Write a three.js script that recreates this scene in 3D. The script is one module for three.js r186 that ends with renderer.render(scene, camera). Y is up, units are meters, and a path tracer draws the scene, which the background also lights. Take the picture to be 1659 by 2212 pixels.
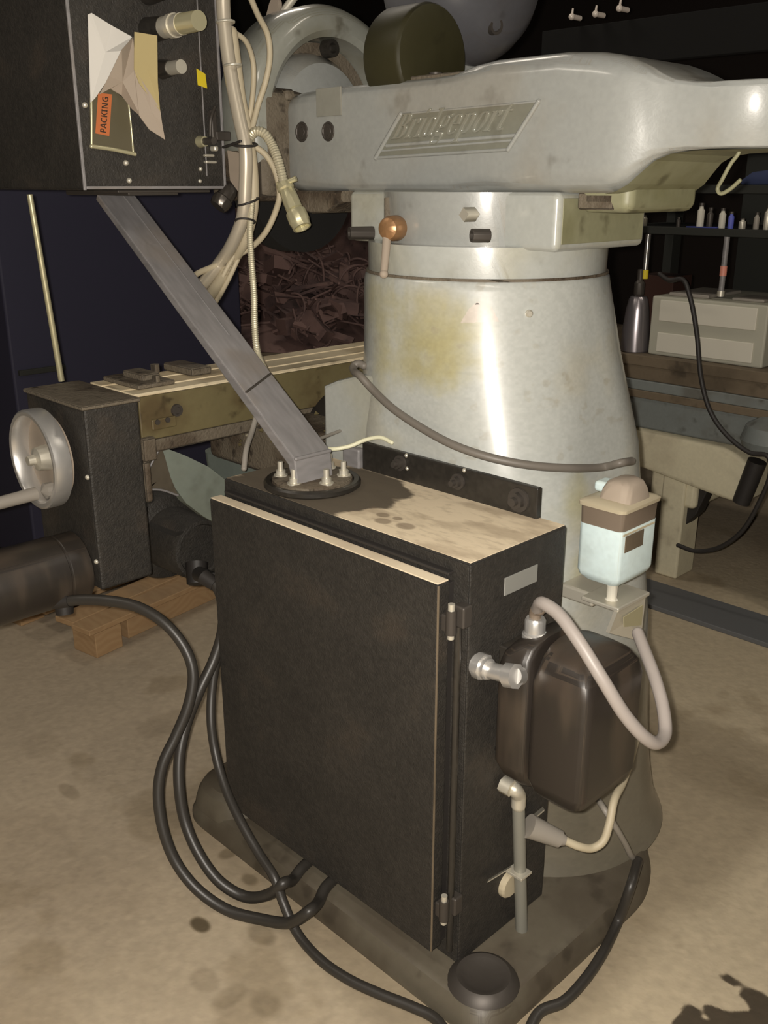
import * as THREE from 'three';
import { RoundedBoxGeometry } from 'three/addons/geometries/RoundedBoxGeometry.js';
import { mergeGeometries, mergeVertices, toCreasedNormals } from 'three/addons/utils/BufferGeometryUtils.js';
import { FontLoader } from 'three/addons/loaders/FontLoader.js';
import { TextGeometry } from 'three/addons/geometries/TextGeometry.js';
import { RectAreaLightUniformsLib } from 'three/addons/lights/RectAreaLightUniformsLib.js';

/* ------------------------------------------------------------------ camera, light, exposure */
const V = (x, y, z) => new THREE.Vector3(x, y, z);
const scene = new THREE.Scene();
scene.background = new THREE.Color(0x000000);
const W = 1659, H = 2212, FOC = 2065, PITCH = 18.9 * Math.PI / 180, YAW = 44.6 * Math.PI / 180;
const EYE = V(0, 1.5, 0);
const ahead = V(-Math.cos(YAW), 0, -Math.sin(YAW));
const right = V(Math.sin(YAW), 0, -Math.cos(YAW));
const fwd = ahead.clone().multiplyScalar(Math.cos(PITCH)).add(V(0, -Math.sin(PITCH), 0));
const upv = ahead.clone().multiplyScalar(Math.sin(PITCH)).add(V(0, Math.cos(PITCH), 0));
const camera = new THREE.PerspectiveCamera(2 * Math.atan(H / 2 / FOC) * 180 / Math.PI, W / H, 0.05, 60);
camera.position.copy(EYE);
camera.lookAt(EYE.clone().add(fwd));
const renderer = new THREE.WebGLRenderer({ antialias: true });
renderer.toneMapping = THREE.LinearToneMapping;
renderer.toneMappingExposure = 1.0;
renderer.shadowMap.enabled = true;
RectAreaLightUniformsLib.init();

// the phone's flash, a couple of centimetres left of and above the lens
const FLASH = EYE.clone().addScaledVector(right, -0.022).addScaledVector(upv, 0.012).addScaledVector(fwd, 0.01);
const flash = new THREE.PointLight(0xfff6ea, 15, 0, 2);
flash.position.copy(FLASH); flash.castShadow = true; flash.shadow.radius = 0.5;
flash.shadow.mapSize.set(2048, 2048); flash.shadow.camera.near = 0.1; flash.shadow.camera.far = 12;
scene.add(flash);
// the dim ceiling lamps of the hall (their fittings are built with the room)
const CEILING = 4.2;
const LAMPS = [[0.8, 0.6, 11], [-2.8, 0.8, 11], [0.4, -2.8, 11], [-3.4, -2.6, 9]];
for (const [x, z, p] of LAMPS) {
  const a = new THREE.RectAreaLight(0xfff3e2, p, 1.4, 0.3);
  a.position.set(x, CEILING - 0.32, z); a.lookAt(x, 0, z); scene.add(a);
}

/* ------------------------------------------------------------------ small numeric helpers */
// a point of the place from a direction seen by the eye: on the plane x, y or z = v, or at a ground distance
function ray(px, py) {
  return fwd.clone().addScaledVector(right, (px - W / 2) / FOC).addScaledVector(upv, (H / 2 - py) / FOC);
}
function on(px, py, axis, v) { const d = ray(px, py); return EYE.clone().addScaledVector(d, (v - EYE[axis]) / d[axis]); }
const PX = (px, py, v) => on(px, py, 'x', v), PY = (px, py, v) => on(px, py, 'y', v), PZ = (px, py, v) => on(px, py, 'z', v);
function PD(px, py, dist) { const d = ray(px, py); return EYE.clone().addScaledVector(d, dist / Math.hypot(d.x, d.z)); }
let seed = 7;
const rnd = () => { seed = (seed * 1664525 + 1013904223) >>> 0; return seed / 4294967296; };
const rr = (a, b) => a + (b - a) * rnd();
const clamp = (v, a = 0, b = 1) => Math.min(b, Math.max(a, v));
const sstep = (a, b, v) => { const t = clamp((v - a) / (b - a)); return t * t * (3 - 2 * t); };
function hash(ix, iy, s) { let h = (ix * 374761393 + iy * 668265263 + s * 974711) | 0; h = Math.imul(h ^ (h >>> 13), 1274126177); h ^= h >>> 16; return (h >>> 0) / 4294967296; }
function vnoise(x, y, per, s) {            // value noise, repeats every per cells
  const x0 = Math.floor(x), y0 = Math.floor(y); let fx = x - x0, fy = y - y0;
  fx = fx * fx * (3 - 2 * fx); fy = fy * fy * (3 - 2 * fy);
  const m = (a) => ((a % per) + per) % per;
  const a = hash(m(x0), m(y0), s), b = hash(m(x0 + 1), m(y0), s), c = hash(m(x0), m(y0 + 1), s), d = hash(m(x0 + 1), m(y0 + 1), s);
  return a + (b - a) * fx + (c - a) * fy + (a - b - c + d) * fx * fy;
}
function fbm(u, v, per, oct, s) {          // u, v in 0..1
  let t = 0, a = 0.5, n = 0;
  for (let o = 0; o < oct; o++) { t += a * vnoise(u * per, v * per, per, s + o * 17); n += a; a *= 0.5; per *= 2; }
  return t / n;
}
function tex(w, h, fn, srgb = true) {
  const d = new Uint8Array(w * h * 4), c = [0, 0, 0];
  for (let j = 0; j < h; j++) for (let i = 0; i < w; i++) {
    fn((i + 0.5) / w, (j + 0.5) / h, c); const k = (j * w + i) * 4;
    d[k] = clamp(c[0]) * 255; d[k + 1] = clamp(c[1]) * 255; d[k + 2] = clamp(c[2]) * 255; d[k + 3] = 255;
  }
  const t = new THREE.DataTexture(d, w, h, THREE.RGBAFormat);
  t.wrapS = t.wrapT = THREE.RepeatWrapping; t.magFilter = THREE.LinearFilter; t.minFilter = THREE.LinearMipmapLinearFilter; t.generateMipmaps = true;
  if (srgb) t.colorSpace = THREE.SRGBColorSpace;
  t.needsUpdate = true; return t;
}
function canvasTex(w, h, draw) {
  const c = document.createElement('canvas'); c.width = w; c.height = h; draw(c.getContext('2d'), w, h);
  const t = new THREE.CanvasTexture(c); t.colorSpace = THREE.SRGBColorSpace; return t;
}
const mixc = (c, t, r, g, b) => { c[0] += (r - c[0]) * t; c[1] += (g - c[1]) * t; c[2] += (b - c[2]) * t; };

/* ------------------------------------------------------------------ materials (uv are metres unless noted) */
function mat(opt) { return new THREE.MeshStandardMaterial(Object.assign({ roughness: 0.6, metalness: 0 }, opt)); }
function gloss(opt) { return new THREE.MeshPhysicalMaterial(Object.assign({ roughness: 0.4, metalness: 0, clearcoat: 0.9, clearcoatRoughness: 0.17 }, opt)); }
function rep(t, k) { const c = t.clone(); c.repeat.set(k, k); c.needsUpdate = true; return c; }
const grain = tex(512, 512, (u, v, c) => { const n = fbm(u, v, 64, 4, 3); c[0] = c[1] = c[2] = n; }, false);
function grimeTex(base, stain, amt, dark, seedN, size = 1024, per = 6) {
  return tex(size, size, (u, v, c) => {
    c[0] = base[0]; c[1] = base[1]; c[2] = base[2];
    const n = fbm(u, v, per, 5, seedN), m = fbm(u, v, per * 4, 4, seedN + 50), f = fbm(u, v, 128, 2, seedN + 90);
    mixc(c, amt * sstep(0.45, 0.75, n), stain[0], stain[1], stain[2]);
    mixc(c, dark * sstep(0.6, 0.8, m * 0.7 + n * 0.3), stain[0] * 0.45, stain[1] * 0.42, stain[2] * 0.38);
    const k = 0.975 + 0.05 * f; c[0] *= k; c[1] *= k; c[2] *= k;
  });
}
const paintMap = grimeTex([0.665, 0.675, 0.655], [0.635, 0.625, 0.555], 0.6, 0.12, 11);
const ramMap = grimeTex([0.582, 0.590, 0.575], [0.565, 0.55, 0.51], 0.6, 0.2, 23);
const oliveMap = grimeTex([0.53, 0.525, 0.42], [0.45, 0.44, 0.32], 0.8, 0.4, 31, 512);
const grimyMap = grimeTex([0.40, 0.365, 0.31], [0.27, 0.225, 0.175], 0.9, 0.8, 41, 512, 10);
const dustMap = tex(512, 512, (u, v, c) => { c[0] = 0.88; c[1] = 0.82; c[2] = 0.71; const n = fbm(u, v, 5, 5, 61); mixc(c, 0.5 * sstep(0.4, 0.75, n), 0.60, 0.535, 0.445); });
const blackMap = tex(512, 512, (u, v, c) => { const n = fbm(u, v, 8, 5, 71), f = fbm(u, v, 128, 2, 75); const k = 0.135 + 0.05 * n + 0.05 * (f - 0.5); c[0] = k * 1.1; c[1] = k * 1.03; c[2] = k * 0.93; mixc(c, 0.35 * sstep(0.62, 0.8, n), 0.26, 0.22, 0.18); });
const tableMap = grimeTex([0.92, 0.86, 0.73], [0.74, 0.66, 0.52], 0.6, 0.25, 81, 512, 8);
const brownMap = grimeTex([0.42, 0.385, 0.27], [0.33, 0.28, 0.19], 0.9, 0.6, 91, 512, 8);
const woodMap = tex(512, 512, (u, v, c) => { c[0] = 0.68; c[1] = 0.56; c[2] = 0.41; const n = fbm(u * 0.5, v, 40, 3, 101), m = fbm(u, v, 5, 3, 105); const g = Math.sin((v * 26 + m * 5 + n) * 6.28) * 0.5 + 0.5; mixc(c, 0.3 * g, 0.58, 0.44, 0.30); mixc(c, 0.4 * sstep(0.5, 0.8, m), 0.55, 0.47, 0.38); });
const steelMap = tex(512, 512, (u, v, c) => { const n = fbm(u, v, 6, 5, 111), f = fbm(u * 0.25, v, 128, 2, 115); const k = 0.50 + 0.12 * (n - 0.5) + 0.08 * (f - 0.5); c[0] = k * 1.02; c[1] = k; c[2] = k * 1.0; mixc(c, 0.3 * sstep(0.6, 0.8, n), 0.46, 0.40, 0.33); });

const M = {
  headGrey: gloss({ map: grimeTex([0.55, 0.555, 0.52], [0.47, 0.455, 0.38], 0.7, 0.4, 35, 512), clearcoatRoughness: 0.12 }),
  paint: gloss({ map: paintMap, bumpMap: rep(grain, 5), bumpScale: 0.00012 }),
  ram: gloss({ map: ramMap, bumpMap: rep(grain, 5), bumpScale: 0.00015 }),
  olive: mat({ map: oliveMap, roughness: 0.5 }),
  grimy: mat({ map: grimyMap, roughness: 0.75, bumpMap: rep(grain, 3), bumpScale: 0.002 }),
  grimyGrey: mat({ map: grimeTex([0.36, 0.335, 0.285], [0.30, 0.27, 0.225], 0.8, 0.3, 131, 512), roughness: 0.5 }),
  black: mat({ map: blackMap, roughness: 0.62, bumpMap: rep(grain, 5), bumpScale: 0.0012 }),
  blackGloss: mat({ map: blackMap, roughness: 0.35 }),
  dusty: mat({ map: dustMap, roughness: 0.95 }),
  tank: mat({ map: tex(512, 512, (u, v, c) => { const n = fbm(u, v * 0.25, 16, 4, 141), m = fbm(u, v, 8, 4, 145); c[0] = 0.165; c[1] = 0.148; c[2] = 0.13; mixc(c, 0.7 * sstep(0.5, 0.75, n), 0.29, 0.25, 0.21); mixc(c, 0.4 * sstep(0.55, 0.8, m), 0.25, 0.21, 0.18); }), roughness: 0.4 }),
  tableTop: mat({ map: tableMap, roughness: 0.45, metalness: 0.1 }),
  brown: mat({ map: brownMap, roughness: 0.45 }),
  wood: mat({ map: woodMap, roughness: 0.85 }),
  steel: mat({ map: steelMap, color: 0xffffff, roughness: 0.5, metalness: 0.1 }),
  alu: mat({ color: 0xd6d4d0, roughness: 0.34, metalness: 0.75 }),
  chrome: mat({ color: 0xd9d6cf, roughness: 0.22, metalness: 0.9 }),
  glintPale: mat({ color: 0xf2e6da, roughness: 0.35, metalness: 0.1 }),
  zinc: mat({ color: 0xcfcabb, roughness: 0.42, metalness: 0.55 }),
  nickel: mat({ color: 0xcdc7a4, roughness: 0.36, metalness: 0.6 }),
  darkSteel: mat({ color: 0x4a4540, roughness: 0.5, metalness: 0.4 }),
  brass: mat({ color: 0xa07a55, roughness: 0.38, metalness: 0.5 }),
  rubber: mat({ color: 0x2a2725, roughness: 0.55 }),
  hose: mat({ color: 0x33302c, roughness: 0.42 }),
  beige: mat({ color: 0xb3a88f, roughness: 0.55 }),
  greyCable: mat({ color: 0x8f8980, roughness: 0.5 }),
  darkCable: mat({ color: 0x6d675f, roughness: 0.5 }),
  armour: mat({ color: 0xc2bba2, roughness: 0.42, metalness: 0.35 }),
  silverSleeve: mat({ color: 0xbfb6a4, roughness: 0.36, metalness: 0.35 }),
  whiteCord: mat({ color: 0xd8d6b8, roughness: 0.5 }),
  paper: mat({ color: 0xc9c6bf, roughness: 0.8 }),
  kraft: mat({ color: 0x9c8f80, roughness: 0.75 }),
  yellowPaper: mat({ color: 0xa39467, roughness: 0.75 }),
  yellow: mat({ color: 0xd2bd2a, roughness: 0.6 }),
  clear: mat({ color: 0x5a5442, roughness: 0.3 }),
  blueCasting: mat({ map: grimeTex([0.80, 0.87, 0.875], [0.74, 0.77, 0.73], 0.5, 0.1, 151, 512), roughness: 0.45 }),
  brownBand: mat({ color: 0x6e6153, roughness: 0.7 }),
  kneePaint: mat({ map: grimeTex([0.44, 0.475, 0.45], [0.41, 0.425, 0.39], 0.5, 0.2, 161, 512), roughness: 0.6 }),
  navy: mat({ color: 0x272639, roughness: 0.7 }),
  darkPaint: mat({ color: 0x23241f, roughness: 0.8 }),
  darkRed: mat({ color: 0x351b10, roughness: 0.8 }),
  cream: mat({ map: grimeTex([0.83, 0.80, 0.69], [0.74, 0.70, 0.60], 0.6, 0.15, 171, 512), roughness: 0.6 }),
  whiteBox: mat({ color: 0xcac6b8, roughness: 0.6 }),
  whiteBoxGrey: mat({ color: 0xa9a798, roughness: 0.6 }),
  benchGrey: mat({ map: grimeTex([0.46, 0.48, 0.47], [0.36, 0.35, 0.32], 0.7, 0.4, 181, 512), roughness: 0.6 }),
  plank: mat({ map: grimeTex([0.42, 0.37, 0.30], [0.30, 0.26, 0.20], 0.7, 0.4, 191, 512), roughness: 0.8 }),
  rust: mat({ map: grimeTex([0.55, 0.45, 0.42], [0.36, 0.29, 0.28], 0.9, 0.6, 201, 512), color: 0xc4bcbc, roughness: 0.8 }),
  wall: mat({ color: 0x1c1a16, roughness: 0.95 }),
  wallRed: mat({ color: 0x1d1510, roughness: 0.95 }),
};

/* ------------------------------------------------------------------ geometry helpers */
function boxUV(g) {                        // uv in metres from the dominant axis of each face
  const p = g.attributes.position, n = g.attributes.normal, uv = new Float32Array(p.count * 2);
  for (let i = 0; i < p.count; i++) {
    const ax = Math.abs(n.getX(i)), ay = Math.abs(n.getY(i)), az = Math.abs(n.getZ(i));
    let a, b;
    if (ay >= ax && ay >= az) { a = p.getX(i); b = p.getZ(i); } else if (ax >= az) { a = p.getZ(i); b = p.getY(i); } else { a = p.getX(i); b = p.getY(i); }
    uv[2 * i] = a; uv[2 * i + 1] = b;
  }
  g.setAttribute('uv', new THREE.BufferAttribute(uv, 2)); return g;
}
function clean(g, keepUV) {
  if (g.index) g = g.toNonIndexed();
  if (!g.attributes.normal) g.computeVertexNormals();
  for (const k of Object.keys(g.attributes)) if (!['position', 'normal', 'uv'].includes(k)) g.deleteAttribute(k);
  g.clearGroups();
  return keepUV ? g : boxUV(g);
}
const used = {};
function numbered(n) { const k = used[n] || 0; used[n] = k + 1; return k ? n + '_' + String(k).padStart(3, '0') : n; }
function mesh(name, geos, m, keepUV) {
  const list = (Array.isArray(geos) ? geos : [geos]).map((g) => clean(g, keepUV));
  const g = list.length > 1 ? mergeGeometries(list) : list[0];
  const o = new THREE.Mesh(g, m); o.name = name; o.castShadow = o.receiveShadow = true; return o;
}
// a thing is a Group; its parts are built in room coordinates and moved to the group's base by settle()
const things = [];
function thing(name, label, category, group) {
  const o = new THREE.Group(); o.name = numbered(name); o.userData = { label, category };
  if (group) o.userData.group = group;
  scene.add(o); things.push(o); return o;
}
function part(parent, name, geos, m, label, keepUV) {
  const o = mesh(name, geos, m, keepUV); if (label) o.userData.label = label; parent.add(o); return o;
}
function solo(name, geos, m, label, category, group) {
  const o = mesh(numbered(name), geos, m); o.userData = { label, category }; if (group) o.userData.group = group;
  scene.add(o); things.push(o); return o;
}
function struct(name, geos, m, keepUV) { const o = mesh(name, geos, m, keepUV); o.userData.kind = 'structure'; scene.add(o); return o; }
function settleAll() {
  for (const t of things) {
    const b = new THREE.Box3().setFromObject(t), c = b.getCenter(V(0, 0, 0)); c.y = b.min.y;
    t.traverse((o) => { if (o.isMesh) o.geometry.translate(-c.x, -c.y, -c.z); });
    t.position.copy(c);
  }
}
function bx(x0, x1, y0, y1, z0, z1, r = 0.004, seg = 2) {
  const w = Math.abs(x1 - x0), h = Math.abs(y1 - y0), d = Math.abs(z1 - z0); r = Math.min(r, w / 2.01, h / 2.01, d / 2.01);
  const g = new RoundedBoxGeometry(w, h, d, seg, r); g.translate((x0 + x1) / 2, (y0 + y1) / 2, (z0 + z1) / 2); return g;
}
function orient(g, a, dir) { g.applyQuaternion(new THREE.Quaternion().setFromUnitVectors(V(0, 1, 0), dir.clone().normalize())); g.translate(a.x, a.y, a.z); return g; }
function cyl(a, b, r0, r1 = r0, n = 28) {  // from a to b
  const d = b.clone().sub(a), g = new THREE.CylinderGeometry(r1, r0, d.length(), n); g.translate(0, d.length() / 2, 0); return orient(g, a, d);
}
function turned(a, dir, prof, n = 32) {    // lathe: prof is [[radius, distance along dir], ...]
  const g = new THREE.LatheGeometry(prof.map(([r, h]) => new THREE.Vector2(Math.max(r, 1e-4), h)), n);
  return toCreasedNormals(orient(g, a, dir), 0.6);
}
function hex(a, dir, r, h, n = 6) { return orient(new THREE.CylinderGeometry(r, r, h, n).translate(0, h / 2, 0), a, dir); }
function ball(c, r) { const g = new THREE.SphereGeometry(r, 18, 12); g.translate(c.x, c.y, c.z); return g; }
function tube(pts, r, n = 10, seg, closed = false) {
  const c = new THREE.CatmullRomCurve3(pts, closed, 'centripetal');
  const g = new THREE.TubeGeometry(c, seg || Math.max(12, pts.length * 9), r, n, closed);
  if (closed) return g;
  const caps = [ball(pts[0], r * 0.98), ball(pts[pts.length - 1], r * 0.98)];
  return mergeGeometries([g, ...caps].map((q) => { q = q.toNonIndexed(); return q; }));
}
function ribbed(pts, r, pitch, amp) {      // a corrugated or armoured cable
  const c = new THREE.CatmullRomCurve3(pts, false, 'centripetal'), L = c.getLength(), seg = Math.ceil(L / pitch * 4), rad = 9;
  const g = new THREE.TubeGeometry(c, seg, r, rad, false), p = g.attributes.position, n = g.attributes.normal;
  for (let i = 0; i <= seg; i++) { const k = amp * (((i % 4) < 2) ? 1 : -1); for (let j = 0; j <= rad; j++) { const q = i * (rad + 1) + j; p.setXYZ(q, p.getX(q) + n.getX(q) * k, p.getY(q) + n.getY(q) * k, p.getZ(q) + n.getZ(q) * k); } }
  g.computeVertexNormals(); return g;
}
function loft(rings, cap = true, crease = 0.7) {
  const m = rings[0].length, pos = [], tri = (a, b, c) => pos.push(a.x, a.y, a.z, b.x, b.y, b.z, c.x, c.y, c.z);
  for (let i = 0; i < rings.length - 1; i++) for (let j = 0; j < m; j++) {
    const a = rings[i][j], b = rings[i][(j + 1) % m], c = rings[i + 1][(j + 1) % m], d = rings[i + 1][j];
    tri(a, b, c); tri(a, c, d);
  }
  if (cap) for (const [k, f] of [[0, true], [rings.length - 1, false]]) {
    const R = rings[k], c = V(0, 0, 0); R.forEach((p) => c.add(p)); c.multiplyScalar(1 / m);
    for (let j = 0; j < m; j++) f ? tri(c, R[(j + 1) % m], R[j]) : tri(c, R[j], R[(j + 1) % m]);
  }
  const g = new THREE.BufferGeometry(); g.setAttribute('position', new THREE.Float32BufferAttribute(pos, 3));
  return toCreasedNormals(g, crease);
}
function rring(u0, u1, v0, v1, r, n, f) {  // rounded rectangle; f(u, v) gives the point
  const out = []; r = Math.min(r, (u1 - u0) / 2.001, (v1 - v0) / 2.001);
  for (const [cu, cv, a0] of [[u1 - r, v1 - r, 0], [u0 + r, v1 - r, 1], [u0 + r, v0 + r, 2], [u1 - r, v0 + r, 3]])
    for (let k = 0; k <= n; k++) { const a = (a0 + k / n) * Math.PI / 2; out.push(f(cu + r * Math.cos(a), cv + r * Math.sin(a))); }
  return out;
}
function plate(pts, thick, dir) {          // a sheet through points, given a thickness along dir
  const n = pts.length, d = dir.clone().normalize().multiplyScalar(thick), pos = [], t = (a, b, c) => pos.push(a.x, a.y, a.z, b.x, b.y, b.z, c.x, c.y, c.z);
  const c = V(0, 0, 0); pts.forEach((p) => c.add(p)); c.multiplyScalar(1 / n); const q = pts.map((p) => p.clone().add(d)), cq = c.clone().add(d);
  for (let i = 0; i < n; i++) { const j = (i + 1) % n; t(c, pts[j], pts[i]); t(cq, q[i], q[j]); t(pts[i], pts[j], q[j]); t(pts[i], q[j], q[i]); }
  const g = new THREE.BufferGeometry(); g.setAttribute('position', new THREE.Float32BufferAttribute(pos, 3)); g.computeVertexNormals(); return g;
}
function extrude(pts, depth, bevel = 0.003) { // pts are [x, y]; extruded along z
  const s = new THREE.Shape(pts.map(([x, y]) => new THREE.Vector2(x, y)));
  return new THREE.ExtrudeGeometry(s, { depth, bevelEnabled: bevel > 0, bevelSize: bevel, bevelThickness: bevel, bevelOffset: -bevel, bevelSegments: 2 });
}
const Xp = V(1, 0, 0), Yp = V(0, 1, 0), Zp = V(0, 0, 1);

/* ------------------------------------------------------------------ the room */
const RX0 = -7, RX1 = 4.5, RZ0 = -6.5, RZ1 = 4.5;
const SPOTS = [[-1.451, -0.879, 0.030, 0.02, 0.8], [-1.336, -0.954, 0.045, 0.03, 0.3], [-2.091, -0.908, 0.05, 0.02, 0.2], [-1.19, -0.85, 0.05, 0.04, 0.2], [-1.25, -0.81, 0.03, 0.05, 0.18], [-1.32, -0.80, 0.04, 0.03, 0.15], [-1.60, -1.06, 0.02, 0.03, 0.5], [-1.49, -1.04, 0.03, 0.02, 0.5], [-2.35, -0.95, 0.06, 0.05, 0.08], [-0.9, -2.2, 0.2, 0.1, 0.15], [-2.2, -1.3, 0.06, 0.1, 0.12]];
const floorMap = tex(2048, 2048, (u, v, c) => {
  const x = RX0 + u * 8, z = RZ0 + 2 + v * 8 - 1.5;      // the tile covers x -7..1, z -6..2
  c[0] = 0.70; c[1] = 0.645; c[2] = 0.545;
  const n = fbm(u, v, 10, 6, 301), m = fbm(u, v, 40, 5, 305), f = fbm(u, v, 512, 2, 309), l = fbm(u, v, 4, 3, 307);
  mixc(c, 0.55 * sstep(0.5, 0.72, n), 0.56, 0.50, 0.40);
  mixc(c, 0.35 * sstep(0.52, 0.7, l), 0.60, 0.535, 0.47);
  mixc(c, 0.35 * sstep(0.62, 0.75, m), 0.50, 0.44, 0.34);
  for (const [sx, sz, a, b, k] of SPOTS) { const d = Math.hypot((x - sx) / a, (z - sz) / b) + (m - 0.5) * 0.9; mixc(c, k * (1 - sstep(0.7, 1.15, d)), 0.27, 0.225, 0.15); }
  // the big oil spill with a ragged edge, bottom right
  const d = Math.hypot((x + 0.40) / 0.22, (z + 1.36) / 0.22) + (fbm(u, v, 160, 3, 333) - 0.5) * 0.9;
  mixc(c, 0.93 * (1 - sstep(0.93, 1.0, d)), 0.235, 0.20, 0.15);
  // darker floor tone at and round the machine's foot
  const q = Math.max(Math.abs(x + 1.32) - 0.52, Math.abs(z + 1.70) - 0.66); mixc(c, 0.4 * (1 - sstep(0.0, 0.12, q + (m - 0.5) * 0.12)), 0.42, 0.37, 0.29);
  const k = 0.95 + 0.1 * f; c[0] *= k; c[1] *= k; c[2] *= k;
});
{
  const g = new THREE.BoxGeometry(RX1 - RX0, 0.2, RZ1 - RZ0); g.translate((RX0 + RX1) / 2, -0.1, (RZ0 + RZ1) / 2);
  const c = clean(g); const p = c.attributes.position, uv = c.attributes.uv;
  for (let i = 0; i < p.count; i++) uv.setXY(i, (p.getX(i) - RX0) / 8, (p.getZ(i) + 6) / 8);
  struct('floor', c, mat({ map: floorMap, roughness: 0.9, bumpMap: rep(grain, 10), bumpScale: 0.001 }), true);
}
struct('ceiling', new THREE.BoxGeometry(RX1 - RX0 + 0.4, 0.2, RZ1 - RZ0 + 0.4).translate((RX0 + RX1) / 2, CEILING + 0.1, (RZ0 + RZ1) / 2), M.wall);
struct('wall_back', new THREE.BoxGeometry(RX1 - RX0 + 0.4, CEILING, 0.2).translate((RX0 + RX1) / 2, CEILING / 2, RZ0 - 0.1), M.wallRed);
struct('wall_front', new THREE.BoxGeometry(RX1 - RX0 + 0.4, CEILING, 0.2).translate((RX0 + RX1) / 2, CEILING / 2, RZ1 + 0.1), M.wall);
struct('wall_left', new THREE.BoxGeometry(0.2, CEILING, RZ1 - RZ0).translate(RX0 - 0.1, CEILING / 2, (RZ0 + RZ1) / 2), M.wall);
struct('wall_right', new THREE.BoxGeometry(0.2, CEILING, RZ1 - RZ0).translate(RX1 + 0.1, CEILING / 2, (RZ0 + RZ1) / 2), M.wall);
const lampGlow = mat({ color: 0xffffff, emissive: 0xfff3e2, emissiveIntensity: 2, roughness: 0.6 });
LAMPS.forEach(([x, z], i) => {
  const t = thing('ceiling_lamp', ['tube lamp on the ceiling above the photographer', 'tube lamp on the ceiling over the left aisle', 'tube lamp on the ceiling right of the machine', 'tube lamp on the ceiling above the dark enclosure'][i], 'lamp', 'ceiling tube lamps');
  part(t, 'housing', bx(x - 0.75, x + 0.75, CEILING - 0.26, CEILING - 0.001, z - 0.18, z + 0.18, 0.01), M.darkPaint);
  part(t, 'diffuser', bx(x - 0.7, x + 0.7, CEILING - 0.30, CEILING - 0.26, z - 0.15, z + 0.15, 0.01), lampGlow);
});

/* ------------------------------------------------------------------ the milling machine */
const mill = thing('milling_machine', 'large grey knee milling machine with tapered column and heavy ram on top', 'milling machine');
const AX = -1.40, AZ = -1.70;
const SEC = [[1.322, -1.668, -1.132, 0.268, 0.268], [1.30, -1.672, -1.128, 0.272, 0.272], [1.15, -1.65, -1.105, 0.276, 0.24], [0.95, -1.635, -1.065, 0.28, 0.19], [0.55, -1.63, -1.0, 0.28, 0.19], [0.30, -1.63, -0.955, 0.28, 0.24], [0.18, -1.64, -0.928, 0.282, 0.265], [0.10, -1.65, -0.905, 0.288, 0.28], [0.05, -1.66, -0.88, 0.30, 0.29]];
function secAt(y) {
  if (y >= SEC[0][0]) return SEC[0].slice(1);
  for (let i = 0; i < SEC.length - 1; i++) if (y <= SEC[i][0] && y >= SEC[i + 1][0]) { const t = (SEC[i][0] - y) / (SEC[i][0] - SEC[i + 1][0]); return [1, 2, 3, 4].map((k) => SEC[i][k] + (SEC[i + 1][k] - SEC[i][k]) * t); }
  return SEC[SEC.length - 1].slice(1);
}
function colR(th, y) {                     // distance from the column's axis to its skin
  const [x0, x1, b, rc] = secAt(y), dx = Math.cos(th), dz = Math.sin(th);
  let lo = 0, hi = 1.4;
  for (let i = 0; i < 26; i++) {
    const m = (lo + hi) / 2, x = AX + dx * m, z = dz * m;
    const qx = Math.max(Math.abs(x - (x0 + x1) / 2) - ((x1 - x0) / 2 - rc), 0), qz = Math.max(Math.abs(z) - (b - rc), 0);
    (Math.hypot(qx, qz) < rc) ? lo = m : hi = m;
  }
  return lo;
}
function onColumn(px, py, off = 0) {       // where the line of sight meets the column
  const d = ray(px, py);
  for (let t = 0.8; t < 3.2; t += 0.003) {
    const p = EYE.clone().addScaledVector(d, t), th = Math.atan2(p.z - AZ, p.x - AX);
    if (Math.hypot(p.x - AX, p.z - AZ) < colR(th, p.y)) { const n = V(p.x - AX, 0, p.z - AZ).normalize(); return p.addScaledVector(n, off); }
  }
  return EYE.clone().addScaledVector(d, 2.05);
}
const colUV = (p) => [(Math.atan2(p.z - AZ, p.x - AX) / (2 * Math.PI) + 1) % 1, p.y / 1.4];
const COL_STAIN_SHADE = [[925, 720, 110, 75, 0.75], [962, 775, 60, 65, 0.7], [895, 790, 90, 45, 0.6], [825, 720, 45, 130, 0.6], [800, 650, 40, 80, 0.5], [1250, 560, 60, 30, 0.6], [1250, 1080, 40, 60, 0.6], [1260, 1240, 50, 60, 0.5], [980, 800, 20, 30, 0.5]].map(([px, py, w, h, k]) => { const p = onColumn(px, py), c = colUV(p), l = Math.hypot(p.x - AX, p.z - AZ); return [c[0], c[1], w / 1000 / (2 * Math.PI * l), h / 1000 / 1.4, k]; });  // yellowish stains, plus the ram's shade painted just below the collar
const chip = [[995, 697], [1012, 668], [1030, 652], [1062, 662], [1078, 694]].map(([a, b]) => colUV(onColumn(a, b)));
function inPoly(u, v, P) { let k = false; for (let i = 0, j = P.length - 1; i < P.length; j = i++) { const [xi, yi] = P[i], [xj, yj] = P[j]; if ((yi > v) !== (yj > v) && u < (xj - xi) * (v - yi) / (yj - yi) + xi) k = !k; } return k; }
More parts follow.
